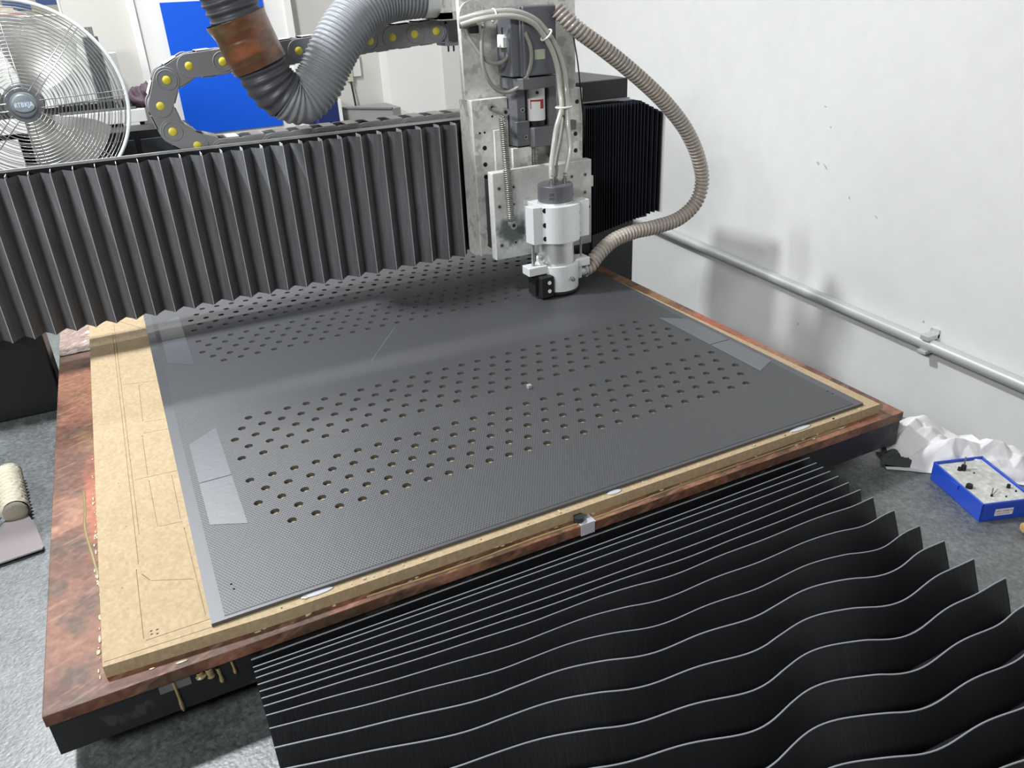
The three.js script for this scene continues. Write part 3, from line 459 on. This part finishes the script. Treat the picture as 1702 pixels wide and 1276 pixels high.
{ // energy chain
  const t = thing('cable_chain', 'grey cable drag chain with yellow pins looping above the beam', 'cable chain', [0.6, 0.38, -1.08]);
  const z = -1.052, P = 0.0522, cx = 0.3935, cy = 0.4825, R = 0.0785, pts = [];
  for (let x = 0.921; x > 0.41; x -= P) pts.push([x, 0.5605 + (x - 0.395) * 0.061]);
  for (let i = 0, a = 1.68; a < 4.55; a += 2 * Math.asin(P / 2 / R), i++) pts.push([cx + R * Math.cos(a), cy + R * Math.sin(a)]);
  { let [x, y] = pts[pts.length - 1]; for (let k = 0; x < 0.99; k++) { const dy = k ? 0 : 0.391 - y; x += Math.sqrt(P * P - dy * dy); y += dy; pts.push([x, y]); } }
  for (let i = 0; i < pts.length - 1; i++) {
    const [x0, y0] = pts[i], [x1, y1] = pts[i + 1], d = Math.hypot(x1 - x0, y1 - y0), ang = Math.atan2(y1 - y0, x1 - x0);
    const s = new THREE.Shape(); const h = 0.0245;
    s.moveTo(0, h); s.lineTo(d, h * 0.93); s.absarc(d, 0, h * 0.93, Math.PI / 2, -Math.PI / 2, true); s.lineTo(0, -h); s.absarc(0, 0, h, -Math.PI / 2, Math.PI / 2, true);
    const off = i % 2 ? 0.0012 : 0;
    const ex = (zz) => new THREE.ExtrudeGeometry(s, { depth: 0.005, bevelEnabled: true, bevelSize: 0.0012, bevelThickness: 0.0012, bevelOffset: -0.0012, bevelSegments: 2, curveSegments: 12 }).translate(0, 0, zz);
    const rim = new THREE.TorusGeometry(0.0185, 0.0011, 6, 28).translate(0, 0, 0.0064 + off);
    const xf = g => g.rotateZ(ang).translate(x0, y0, z);
    const lk = part('link', [ex(off), ex(-0.056 - off), rim].map(xf), M.chain, t);
    for (const sy of [1, -1]) part('crossbar', xf(rbox(d * 0.5 - 0.014, d * 0.5 + 0.012, sy * (h - 0.0018), sy * (h + 0.0012) + (sy < 0 ? 0 : 0), -0.053, 0.004, 0.0005, 1)), M.chainBar, lk, 'pale crossbar');
    part('pin_cap', xf(new THREE.SphereGeometry(0.0088, 18, 10).scale(1, 1, 0.42).translate(0, 0, 0.006 + off)), M.yellow, lk, 'yellow pin cap');
  }
  part('end_bracket', [rbox(0.944, 0.951, 0.562, 0.612, -1.056, -1.05, 0.001), box(0.945, 1.0, 0.56, 0.566, -1.11, -1.045), box(0.945, 1.0, 0.606, 0.613, -1.11, -1.05), box(0.945, 1.0, 0.562, 0.612, -1.11, -1.105)], M.chain, t);
  for (const x of [0.949, 0.962, 0.98]) part('screw', cylY(x, 0.548, 0.562, -1.05, 0.0022, 0.0022, 8), M.socket, t);
}
{
  const g = 'coolant tubes of the spindle';
  const mk = (pts, label) => single('coolant_tube', tube(pts, 0.0058, 110, 12), M.clearTube, label, 'tube', g);
  mk([[0.93, 0.607, -0.92], [0.965, 0.617, -0.885], [1.024, 0.618, -0.86], [1.067, 0.602, -0.855], [1.09, 0.577, -0.852], [1.109, 0.545, -0.85], [1.118, 0.51, -0.846], [1.121, 0.47, -0.842], [1.118, 0.43, -0.83], [1.097, 0.39, -0.818], [1.082, 0.345, -0.808], [1.069, 0.31, -0.795], [1.067, 0.288, -0.79]], 'clear coolant tube bowing left into the front of the spindle cap');
  mk([[0.93, 0.617, -0.925], [0.97, 0.627, -0.892], [1.03, 0.627, -0.866], [1.078, 0.607, -0.86], [1.106, 0.578, -0.858], [1.125, 0.545, -0.856], [1.136, 0.51, -0.852], [1.139, 0.47, -0.846], [1.134, 0.43, -0.832], [1.128, 0.39, -0.82], [1.126, 0.345, -0.808], [1.112, 0.305, -0.8], [1.105, 0.288, -0.796]], 'clear coolant tube bowing right into the side of the spindle cap');
  single('spindle_cable', [tube([[1.136, 0.47, -0.862], [1.13, 0.42, -0.842], [1.112, 0.37, -0.825], [1.096, 0.33, -0.815], [1.086, 0.305, -0.807]], 0.0042, 50, 10), tube([[1.088, 0.312, -0.808], [1.084, 0.288, -0.806]], 0.0062, 8, 12)], M.cableGrey, 'grey cable plugged into the spindle cap between two clear tubes', 'cable');
  single('cable_tie', new THREE.TorusGeometry(0.015, 0.0022, 8, 24).scale(1.2, 0.9, 1).rotateX(Math.PI / 2).translate(1.127, 0.43, -0.836), M.tie, 'white cable tie round the tubes beside the coupling', 'cable tie');
  single('cable_tie', new THREE.TorusGeometry(0.014, 0.0022, 8, 24).rotateY(Math.PI / 2).rotateZ(-0.8).translate(1.098, 0.578, -0.856), M.tie, 'white cable tie round the tubes in front of the motor', 'cable tie');
  single('cable_tie', new THREE.TorusGeometry(0.014, 0.0022, 8, 24).rotateY(Math.PI / 2).rotateZ(0.1).translate(0.99, 0.62, -0.885), M.tie, 'white cable tie round the tubes over the tall plate', 'cable tie');
  single('motor_cable', tube([[0.94, 0.607, -0.93], [0.943, 0.588, -0.925], [0.955, 0.563, -0.915], [0.969, 0.54, -0.905], [0.985, 0.529, -0.9], [1.003, 0.527, -0.898], [1.022, 0.535, -0.9], [1.034, 0.552, -0.91], [1.034, 0.575, -0.92]], 0.0044, 60, 10), M.cableGrey, 'short grey cable sagging into the motor plug', 'cable');
  single('motor_cable', tube([[0.98, 0.602, -0.92], [0.968, 0.58, -0.905], [0.964, 0.552, -0.9], [0.965, 0.522, -0.898], [0.975, 0.494, -0.896], [0.992, 0.474, -0.894], [1.012, 0.467, -0.89], [1.035, 0.474, -0.882], [1.053, 0.494, -0.872], [1.062, 0.526, -0.862], [1.061, 0.556, -0.86], [1.05, 0.586, -0.862]], 0.0042, 80, 10), M.cableGrey, 'long grey cable hanging in a round loop before the motor', 'cable');
  single('sensor_wire', tube([[1.214, 0.567, -0.94], [1.219, 0.516, -0.93], [1.227, 0.422, -0.925], [1.23, 0.381, -0.924], [1.229, 0.33, -0.924]], 0.0016, 40, 8), M.rubber, 'thin black wire hanging down the right edge of the spindle plates', 'wire');
  const pl = thing('cable_plug', 'grey square plug at the side of the motor', 'plug', [1.03, 0.575, -0.925]);
  part('plug_body', [rbox(1.019, 1.042, 0.56, 0.582, -0.938, -0.905, 0.002), rbox(1.015, 1.03, 0.556, 0.578, -0.93, -0.9, 0.002)], M.offwhite, pl); part('plug_nut', cylY(1.033, 0.582, 0.596, -0.92, 0.01, 0.01, 12), M.black, pl);
  const hb = thing('cable_gland', 'pale cable gland on the mottled plate where the tubes come out', 'gland', [0.95, 0.61, -0.95]);
  part('flange_ring', cylZ(0.968, 0.622, -0.955, -0.948, 0.03, 28), M.alu, hb); part('gland_nut', [rod([0.928, 0.607, -0.93], [0.962, 0.612, -0.915], 0.0085, 12)], M.cableGrey, hb); part('clip', rbox(0.952, 0.97, 0.588, 0.604, -0.95, -0.92, 0.002), M.black, hb);
}
/* ---------------------------------------------------------------- wall pipe */
{
  const t = thing('wall_pipe', 'grey metal conduit running along the white wall', 'pipe', [1.9, -0.18, -0.6]);
  const X = z => 1.89 - 0.0705 * z - 0.022, Y = -0.16;
  part('pipe', rod([X(-3.1), Y, -3.1], [X(2.2), Y, 2.2], 0.0155, 24), M.pipe, t);
  for (const z of [-0.39, -2.2]) part('clip', [rbox(X(z) - 0.018, X(z) + 0.0235, Y + 0.014, Y + 0.026, z - 0.012, z + 0.012, 0.001), rbox(X(z) - 0.02, X(z) + 0.0235, Y - 0.021, Y - 0.013, z - 0.012, z + 0.012, 0.001), box(X(z) + 0.016, X(z) + 0.0235, Y - 0.03, Y + 0.036, z - 0.012, z + 0.012)], M.pipe, t, 'pipe clip');
}
/* ---------------------------------------------------------------- blue box of cutters */
{
  const t = thing('cutter_box', 'open blue plastic box with grey foam holding small cutters', 'box', [1.268, BED, 0.183]);
  const yaw = 0.33, w = 0.088, l = 0.125, h = 0.033; t.rotation.y = -yaw;   // local x: along the front, local -z: away
  const loc = (n, g, m, p, lab) => part(n, g, m, p, lab, false);
  const shell = [rbox(0, w, 0, 0.003, -l, 0, 0.001), rbox(0, 0.0035, 0, h, -l, 0, 0.0015), rbox(w - 0.0035, w, 0, h, -l, 0, 0.0015), rbox(0, w, 0, h, -0.0035, 0, 0.0015), rbox(0, w, 0, h + 0.001, -l, -l + 0.0035, 0.0015)];
  loc('tray', shell, M.blueBox, t, 'blue plastic tray');
  loc('foam', rbox(0.0036, w - 0.0036, 0.003, h - 0.0035, -l + 0.0036, -0.0036, 0.001), M.foam, t, 'pale grey foam');
  loc('catch', rbox(-0.002, 0.001, h - 0.01, h - 0.003, -l * 0.52 - 0.008, -l * 0.52 + 0.008, 0.0007), M.blueBox, t);
  const lt = canvasTex(256, 96, (c, W, H) => { c.fillStyle = '#dcd4dc'; c.fillRect(0, 0, W, H); c.fillStyle = '#4a3a4a'; c.font = 'bold 30px sans-serif'; c.fillText('AGM-1 2.0MM/TM', 10, 42, 236); c.font = '26px sans-serif'; c.fillText('ZTMAX  SZTNWD', 14, 78, 220); });
  const lg = new THREE.BoxGeometry(0.03, 0.012, 0.0005).translate(0.038, 0.015, 0.0003); loc('label', lg, std(0xffffff, 0.5, 0, { map: lt }), t, 'small white printed label');
  const yf = h - 0.0035;
  for (const [x, z, r, hh] of [[0.035, -0.098, 0.0045, 0.009], [0.028, -0.098, 0.003, 0.006], [0.012, -0.05, 0.0055, 0.006], [0.07, -0.038, 0.003, 0.006], [0.03, -0.022, 0.0018, 0.004], [0.05, -0.016, 0.0014, 0.002], [0.045, -0.085, 0.0012, 0.002], [0.074, -0.026, 0.0015, 0.0025]]) loc('cutter', cylY(x, yf - 0.001, yf + hh, z, r, r * 0.85, 12), M.rubber, t, 'small dark cutter');
  loc('cutter', [rod([0.03, yf, -0.022], [0.031, yf + 0.014, -0.024], 0.0008), rod([0.03, yf, -0.022], [0.045, yf + 0.006, -0.03], 0.0007), rod([0.037, yf + 0.008, -0.1], [0.038, yf + 0.022, -0.102], 0.0013)], M.steel, t, 'thin cutter shanks');
}
{
  const t = thing('wooden_handle', 'tan wooden tool handle end lying in front of the blue box', 'handle', [1.31, BED, 0.235]);
  part('grip', new THREE.LatheGeometry([[0.0005, 0], [0.006, 0], [0.0085, 0.002], [0.0095, 0.02], [0.0085, 0.07], [0.0065, 0.1], [0.0005, 0.1]].map(p => new THREE.Vector2(...p)), 20).rotateZ(-Math.PI / 2).rotateY(-0.3).translate(1.296, BED + 0.0095, 0.232), M.wood, t);
  part('ferrule', new THREE.CylinderGeometry(0.0066, 0.0066, 0.02, 16).rotateZ(-Math.PI / 2).rotateY(-0.3).translate(1.296 + 0.105, BED + 0.0095, 0.232 + 0.0325), M.steel, t);
}
/* ---------------------------------------------------------------- rags */
function rag(cx, cz, lx, lz, yaw, H, sd, prof) {
  const nx = 170, nz = 120, P = [], I = [], U = [];
  const tri = (x, y) => { const xi = Math.floor(x), yi = Math.floor(y), fx = x - xi, fy = y - yi, h = (a, b) => hash(xi + a, yi + b); return fx + fy < 1 ? h(0, 0) + (h(1, 0) - h(0, 0)) * fx + (h(0, 1) - h(0, 0)) * fy : h(1, 1) + (h(0, 1) - h(1, 1)) * (1 - fx) + (h(1, 0) - h(1, 1)) * (1 - fy); };
  for (let j = 0; j <= nz; j++) for (let i = 0; i <= nx; i++) {
    const u = i / nx * 2 - 1, v = j / nz * 2 - 1;
    const wx = (fbm(u * 1.8 + sd, v * 1.8, 3) - 0.5), wz = (fbm(u * 1.8, v * 1.8 + sd, 3) - 0.5);
    const rad = Math.pow(Math.pow(Math.abs(u), 2.6) + Math.pow(Math.abs(v), 2.6), 1 / 2.6) + wx * 0.25;
    const env = Math.sqrt(clamp(1 - rad * rad)) * prof(u, v);
    const low = fbm((u + wx * 0.5) * 1.4 + sd, (v + wz * 0.5) * 1.4 + sd, 2);
    const q = [u + wx * 0.35, v + wz * 0.35]; let y = H * env * (0.3 + 0.25 * low + 0.75 * tri(q[0] * 2.6 + q[1] * 0.7 + sd * 3, q[1] * 1.7 + sd)) + 0.02 * sst(0, 0.4, env) * tri(q[0] * 5.5 - q[1] * 2 + sd, q[1] * 3.4 + q[0] + sd * 2);
    P.push((u + wx * 0.12) * lx, Math.max(y, 0.0002) + 0.001, (v + wz * 0.22) * lz); U.push(u * lx, v * lz);
  }
  for (let j = 0; j < nz; j++) for (let i = 0; i < nx; i++) { const a = j * (nx + 1) + i, b = a + nx + 1; I.push(a, b, a + 1, b, b + 1, a + 1); }
  const g = new THREE.BufferGeometry(); g.setAttribute('position', new THREE.Float32BufferAttribute(P, 3)); g.setAttribute('uv', new THREE.Float32BufferAttribute(U, 2)); g.setIndex(I); g.rotateY(yaw).translate(cx, BED, cz); g.computeVertexNormals(); return g;
}
single('rag', rag(1.392, 0.052, 0.118, 0.056, -0.78, 0.075, 3.3, (u, v) => 0.4 + 0.6 * sst(0.7, -0.5, u)), M.cloth, 'crumpled white cloth heaped between the table corner and the blue box', 'cloth');
single('rag', rag(1.322, 0.008, 0.045, 0.024, -0.6, 0.012, 8.1, () => 1), M.ragDark, 'dark rag tucked under the white cloth', 'cloth');
/* ---------------------------------------------------------------- scraper */
{
  const t = thing('scraper', 'putty scraper with cloth wrapped handle and wide steel blade on the grey bed', 'scraper', [-0.085, BED, -0.6]);
  const blade = prism([[-0.098, -0.6], [-0.066, -0.605], [-0.052, -0.56], [-0.038, -0.49], [-0.04, -0.484], [-0.135, -0.472], [-0.135, -0.49], [-0.112, -0.56]], BED + 0.006, BED + 0.0075);
  part('blade', blade, M.bladeSteel, t, 'dull steel blade');
  part('blade_edge', prism([[-0.04, -0.4845], [-0.135, -0.4725], [-0.135, -0.4712], [-0.04, -0.4832]], BED + 0.0055, BED + 0.0078), M.chrome, t, 'bright ground edge');
  const cv = curve([[-0.1, BED + 0.022, -0.745], [-0.094, BED + 0.022, -0.7], [-0.087, BED + 0.021, -0.65], [-0.081, BED + 0.019, -0.602]]);
  const hd = part('handle', sweep(cv, 60, 20, (s, u, a) => 0.0195 + 0.0022 * Math.sin(s * 520 + a) + 0.002 * fbm(s * 40, a * 2, 2)), M.wrap, t, 'handle wound with pale cloth');
  part('handle_end', new THREE.SphereGeometry(0.0195, 18, 12).scale(1, 1, 0.35).translate(-0.1, BED + 0.022, -0.745), M.wrap, t); part('handle_end', new THREE.SphereGeometry(0.0195, 18, 12).scale(1, 1, 0.3).translate(-0.081, BED + 0.0195, -0.602), M.wrap, t);
  part('loose_thread', tube([[-0.1, BED + 0.012, -0.62], [-0.112, BED + 0.006, -0.605], [-0.116, BED + 0.004, -0.59], [-0.105, BED + 0.01, -0.585]], 0.0008, 20, 5), M.rubber, t);
}
/* ---------------------------------------------------------------- fan */
{
  const C = [-0.008, 0.415, -2.3], R = 0.297;
  const t = thing('pedestal_fan', 'large silver pedestal fan with round wire grille behind the beam', 'fan', [C[0], FLOOR, C[2]]);
  const at = g => g.rotateX(-0.02).rotateY(0.05).translate(...C);
  const rings = [], dome = r => 0.075 * (1 - Math.pow(r / R, 2.2));
  for (let i = 0; i < 25; i++) { const r = 0.052 + (R - 0.052) * i / 24; rings.push(new THREE.TorusGeometry(r, 0.0013, 5, 72).translate(0, 0, dome(r) + 0.03)); }
  for (let k = 0; k < 8; k++) for (const o of [-0.011, 0.011]) { const a = k * Math.PI / 4 + 0.03, pts = []; for (let i = 0; i <= 10; i++) { const r = 0.045 + (R - 0.045) * i / 10; pts.push([r * Math.cos(a) - o * (1 - 0.3 * i / 10) * Math.sin(a), r * Math.sin(a) + o * (1 - 0.3 * i / 10) * Math.cos(a), dome(r) + 0.0325]); } rings.push(tube(pts, 0.0017, 20, 5)); }
  part('front_grille', rings.map(at), M.chrome, t, 'chromed wire grille');
  const back = []; for (let i = 0; i < 14; i++) { const r = 0.09 + (R - 0.09) * i / 13; back.push(new THREE.TorusGeometry(r, 0.0013, 5, 64).translate(0, 0, -0.1 + 0.05 * Math.pow(r / R, 3))); }
  part('rear_grille', back.map(at), M.steel, t);
  part('rim', [at(new THREE.TorusGeometry(R + 0.002, 0.006, 8, 80).translate(0, 0, 0.03)), at(new THREE.CylinderGeometry(R + 0.003, R + 0.003, 0.03, 64, 1, true).rotateX(Math.PI / 2).translate(0, 0, 0.012))], M.aluMatte, t, 'flat silver rim band');
  for (let k = 0; k < 3; k++) {
    const P = [], I = []; const nr = 14, na = 10; for (let i = 0; i <= nr; i++) for (let j = 0; j <= na; j++) { const r = 0.055 + 0.2 * i / nr, a = (j / na - 0.5) * (0.95 + 0.3 * Math.sin(i / nr * 3)) + k * 2.094 + 0.95 + 0.25 * i / nr; P.push(r * Math.cos(a), r * Math.sin(a), (j / na - 0.5) * -0.055 - 0.02); }
    for (let i = 0; i < nr; i++) for (let j = 0; j < na; j++) { const a = i * (na + 1) + j, b = a + na + 1; I.push(a, b, a + 1, b, b + 1, a + 1); }
    const g = new THREE.BufferGeometry(); g.setAttribute('position', new THREE.Float32BufferAttribute(P, 3)); g.setIndex(I); g.computeVertexNormals(); part('blade', at(g), std(0xa7a7a2, 0.35, 0.7), t, 'aluminium blade');
  }
  part('motor_hub', at(new THREE.CylinderGeometry(0.055, 0.06, 0.11, 32).rotateX(Math.PI / 2).translate(0, 0, -0.03)), M.castGrey, t);
  part('badge', at(new THREE.LatheGeometry([[0.0005, 0.118], [0.03, 0.116], [0.038, 0.11], [0.04, 0.1]].map(p => new THREE.Vector2(...p)), 32).rotateX(Math.PI / 2)), std(0x70777a, 0.4, 0.3), t, 'round grey badge');
  const bt = canvasTex(256, 128, (c, w, h) => { c.fillStyle = '#70777a'; c.fillRect(0, 0, w, h); c.fillStyle = '#b4c0d0'; c.font = 'bold 70px sans-serif'; c.textAlign = 'center'; c.fillText('RTBKJA', 128, 72, 230); c.font = '24px sans-serif'; c.fillText('-------', 128, 108, 150); });
  part('badge_text', at(new THREE.CircleGeometry(0.029, 24).scale(1, 0.6, 1).translate(0, 0, 0.1195)), std(0xffffff, 0.5, 0, { map: bt }), t, 'pale lettering');
  part('pole', cylY(C[0], FLOOR + 0.04, C[1] - 0.05, C[2] - 0.07, 0.02), M.steel, t);
  part('base', new THREE.CylinderGeometry(0.2, 0.24, 0.05, 40).translate(C[0], FLOOR + 0.025, C[2] - 0.07), M.black, t);
}
/* ---------------------------------------------------------------- background furniture */
{
  const t = thing('desk', 'white topped work desk standing behind the fan', 'desk', [0.0, FLOOR, -2.9]);
  part('desktop', rbox(-1.2, 0.36, 0.27, 0.318, -3.15, -2.8, 0.003), M.white, t);
  for (const x of [-1.1, -0.02, 0.3]) part('leg', box(x - 0.03, x + 0.03, FLOOR, 0.27, -2.86, -2.8), M.white, t);
  part('side_panel', box(-0.55, -0.1, FLOOR, 0.25, -2.84, -2.81), M.white, t); part('back_panel', box(-1.2, 0.36, FLOOR, 0.27, -3.14, -3.12), M.blackPaint, t, 'dark panel under the desktop');
}
{
  const t = thing('equipment_cabinet', 'white equipment case with dark side standing on the desk behind the fan', 'cabinet', [0.12, 0.318, -2.95]);
  part('front_panel', rbox(-0.25, 0.205, 0.345, 0.62, -2.92, -2.86, 0.004), M.offwhite, t); part('side_panel', prism([[0.206, -2.86], [0.26, -2.92], [0.26, -3.05], [0.206, -3.05]], 0.318, 0.58), M.castGrey, t, 'dark side'); part('cover', prism([[0.262, -2.86], [0.31, -2.9], [0.31, -3.0], [0.262, -3.0]], 0.318, 0.52), M.offwhite, t, 'grey cover'); part('foot', box(-0.25, 0.31, 0.318, 0.345, -3.05, -2.88), M.black, t); part('knob', cylY(0.235, 0.58, 0.615, -2.95, 0.014), M.steel, t);
  part('sticker', cylZ(0.13, 0.53, -2.86, -2.858, 0.012, 20), std(0x2f9e6b, 0.5), t, 'round green sticker');
}
{
  const t = thing('slotted_tray', 'dark slotted rack lying on the desk beside the cabinet', 'rack', [0.2, 0.318, -2.83]);
  part('rail', [box(0.06, 0.33, 0.318, 0.326, -2.85, -2.81), box(0.06, 0.33, 0.352, 0.357, -2.85, -2.845)], M.castGrey, t);
  for (let i = 0; i < 16; i++) part('slat', box(0.065 + i * 0.0168, 0.072 + i * 0.0168, 0.326, 0.352, -2.85, -2.84), M.black, t);
}
single('bag', (() => { const g = new THREE.SphereGeometry(1, 28, 20).scale(0.05, 0.05, 0.04); const p = g.attributes.position; for (let i = 0; i < p.count; i++) { const f = 0.55 + 1.0 * fbm(p.getX(i) * 60 + 4, p.getY(i) * 60 + p.getZ(i) * 40, 3); p.setXYZ(i, p.getX(i) * f, Math.max(-0.03, p.getY(i) * f), p.getZ(i) * f); } g.computeVertexNormals(); return g.translate(0.37, 0.348, -2.86); })(), std(0x54404a, 0.6), 'crumpled mauve bag at the end of the white desk', 'bag');
{
  const pt = canvasTex(256, 256, (c, w, h) => { c.fillStyle = '#8d8a78'; c.fillRect(0, 0, w, h); for (let i = 0; i < 46; i++) { const cols = ['#1f4f9c', '#2a3f66', '#1d5a5c', '#a07468', '#b8a79a', '#5b4a62', '#2b66b8']; c.fillStyle = cols[i % 7]; c.fillRect(hash(i, 1) * w, hash(i, 2) * h, 14 + hash(i, 3) * 46, 10 + hash(i, 4) * 34); } });
  const t = thing('wall_chart', 'colourful printed chart with a white edge on the back wall above the fan', 'poster', [0, 0.65, -3.24]);
  part('sheet', box(-0.3, 0.155, 0.66, 1.0, -3.24, -3.234), M.white, t); const g = new THREE.PlaneGeometry(0.44, 0.33).translate(-0.0725, 0.832, -3.2332); part('print', g, std(0xffffff, 0.6, 0, { map: pt }), t, 'blue and brown print');
}
{
  const t = thing('wall_socket', 'white socket with a black cord on the back wall beside the pier', 'socket', [1.34, 0.38, -3.24]);
  part('plate', rbox(1.325, 1.37, 0.33, 0.43, -3.24, -3.215, 0.003), M.offwhite, t); part('plug', rbox(1.30, 1.325, 0.31, 0.44, -3.24, -3.205, 0.003), M.wrap, t); part('cord', tube([[1.312, 0.31, -3.21], [1.318, 0.2, -3.2], [1.325, 0.05, -3.2], [1.33, -0.3, -3.2]], 0.005, 30, 8), M.black, t);
}
{
  const t = thing('storage_bin', 'dark blue storage bin with white rim by the back wall', 'bin', [1.17, FLOOR, -3.1]);
  part('bin_body', box(1.1, 1.2, FLOOR, 0.245, -3.2, -3.08), std(0x12235c, 0.5), t); part('rim', [box(1.2, 1.215, FLOOR, 0.25, -3.2, -3.075)], M.white, t);
}
{
  const t = thing('low_cabinet', 'low grey cabinet standing askew beside the pier', 'cabinet', [1.35, FLOOR, -3.1]);
  part('carcass', prism([[1.23, -3.2], [1.235, -3.16], [1.42, -2.95], [1.47, -2.98], [1.47, -3.2]], FLOOR, 0.2), std(0x8c8b88, 0.6), t); part('edge', tube([[1.235, 0.2, -3.16], [1.42, 0.2, -2.95]], 0.006, 6, 6), M.castGrey, t);
}
{
  const t = thing('floor_cabinet', 'black steel cabinet standing in front of the desk end', 'cabinet', [0.3, FLOOR, -2.7]);
  part('carcass', rbox(0.1, 0.5, FLOOR, 0.262, -2.79, -2.62, 0.004), M.blackPaint, t); part('door', rbox(0.12, 0.29, FLOOR + 0.05, 0.23, -2.62, -2.61, 0.002), M.darkSteel, t); part('door', rbox(0.31, 0.48, FLOOR + 0.05, 0.23, -2.62, -2.61, 0.002), M.darkSteel, t);
}
scene.updateMatrixWorld(true);
renderer.render(scene, camera);
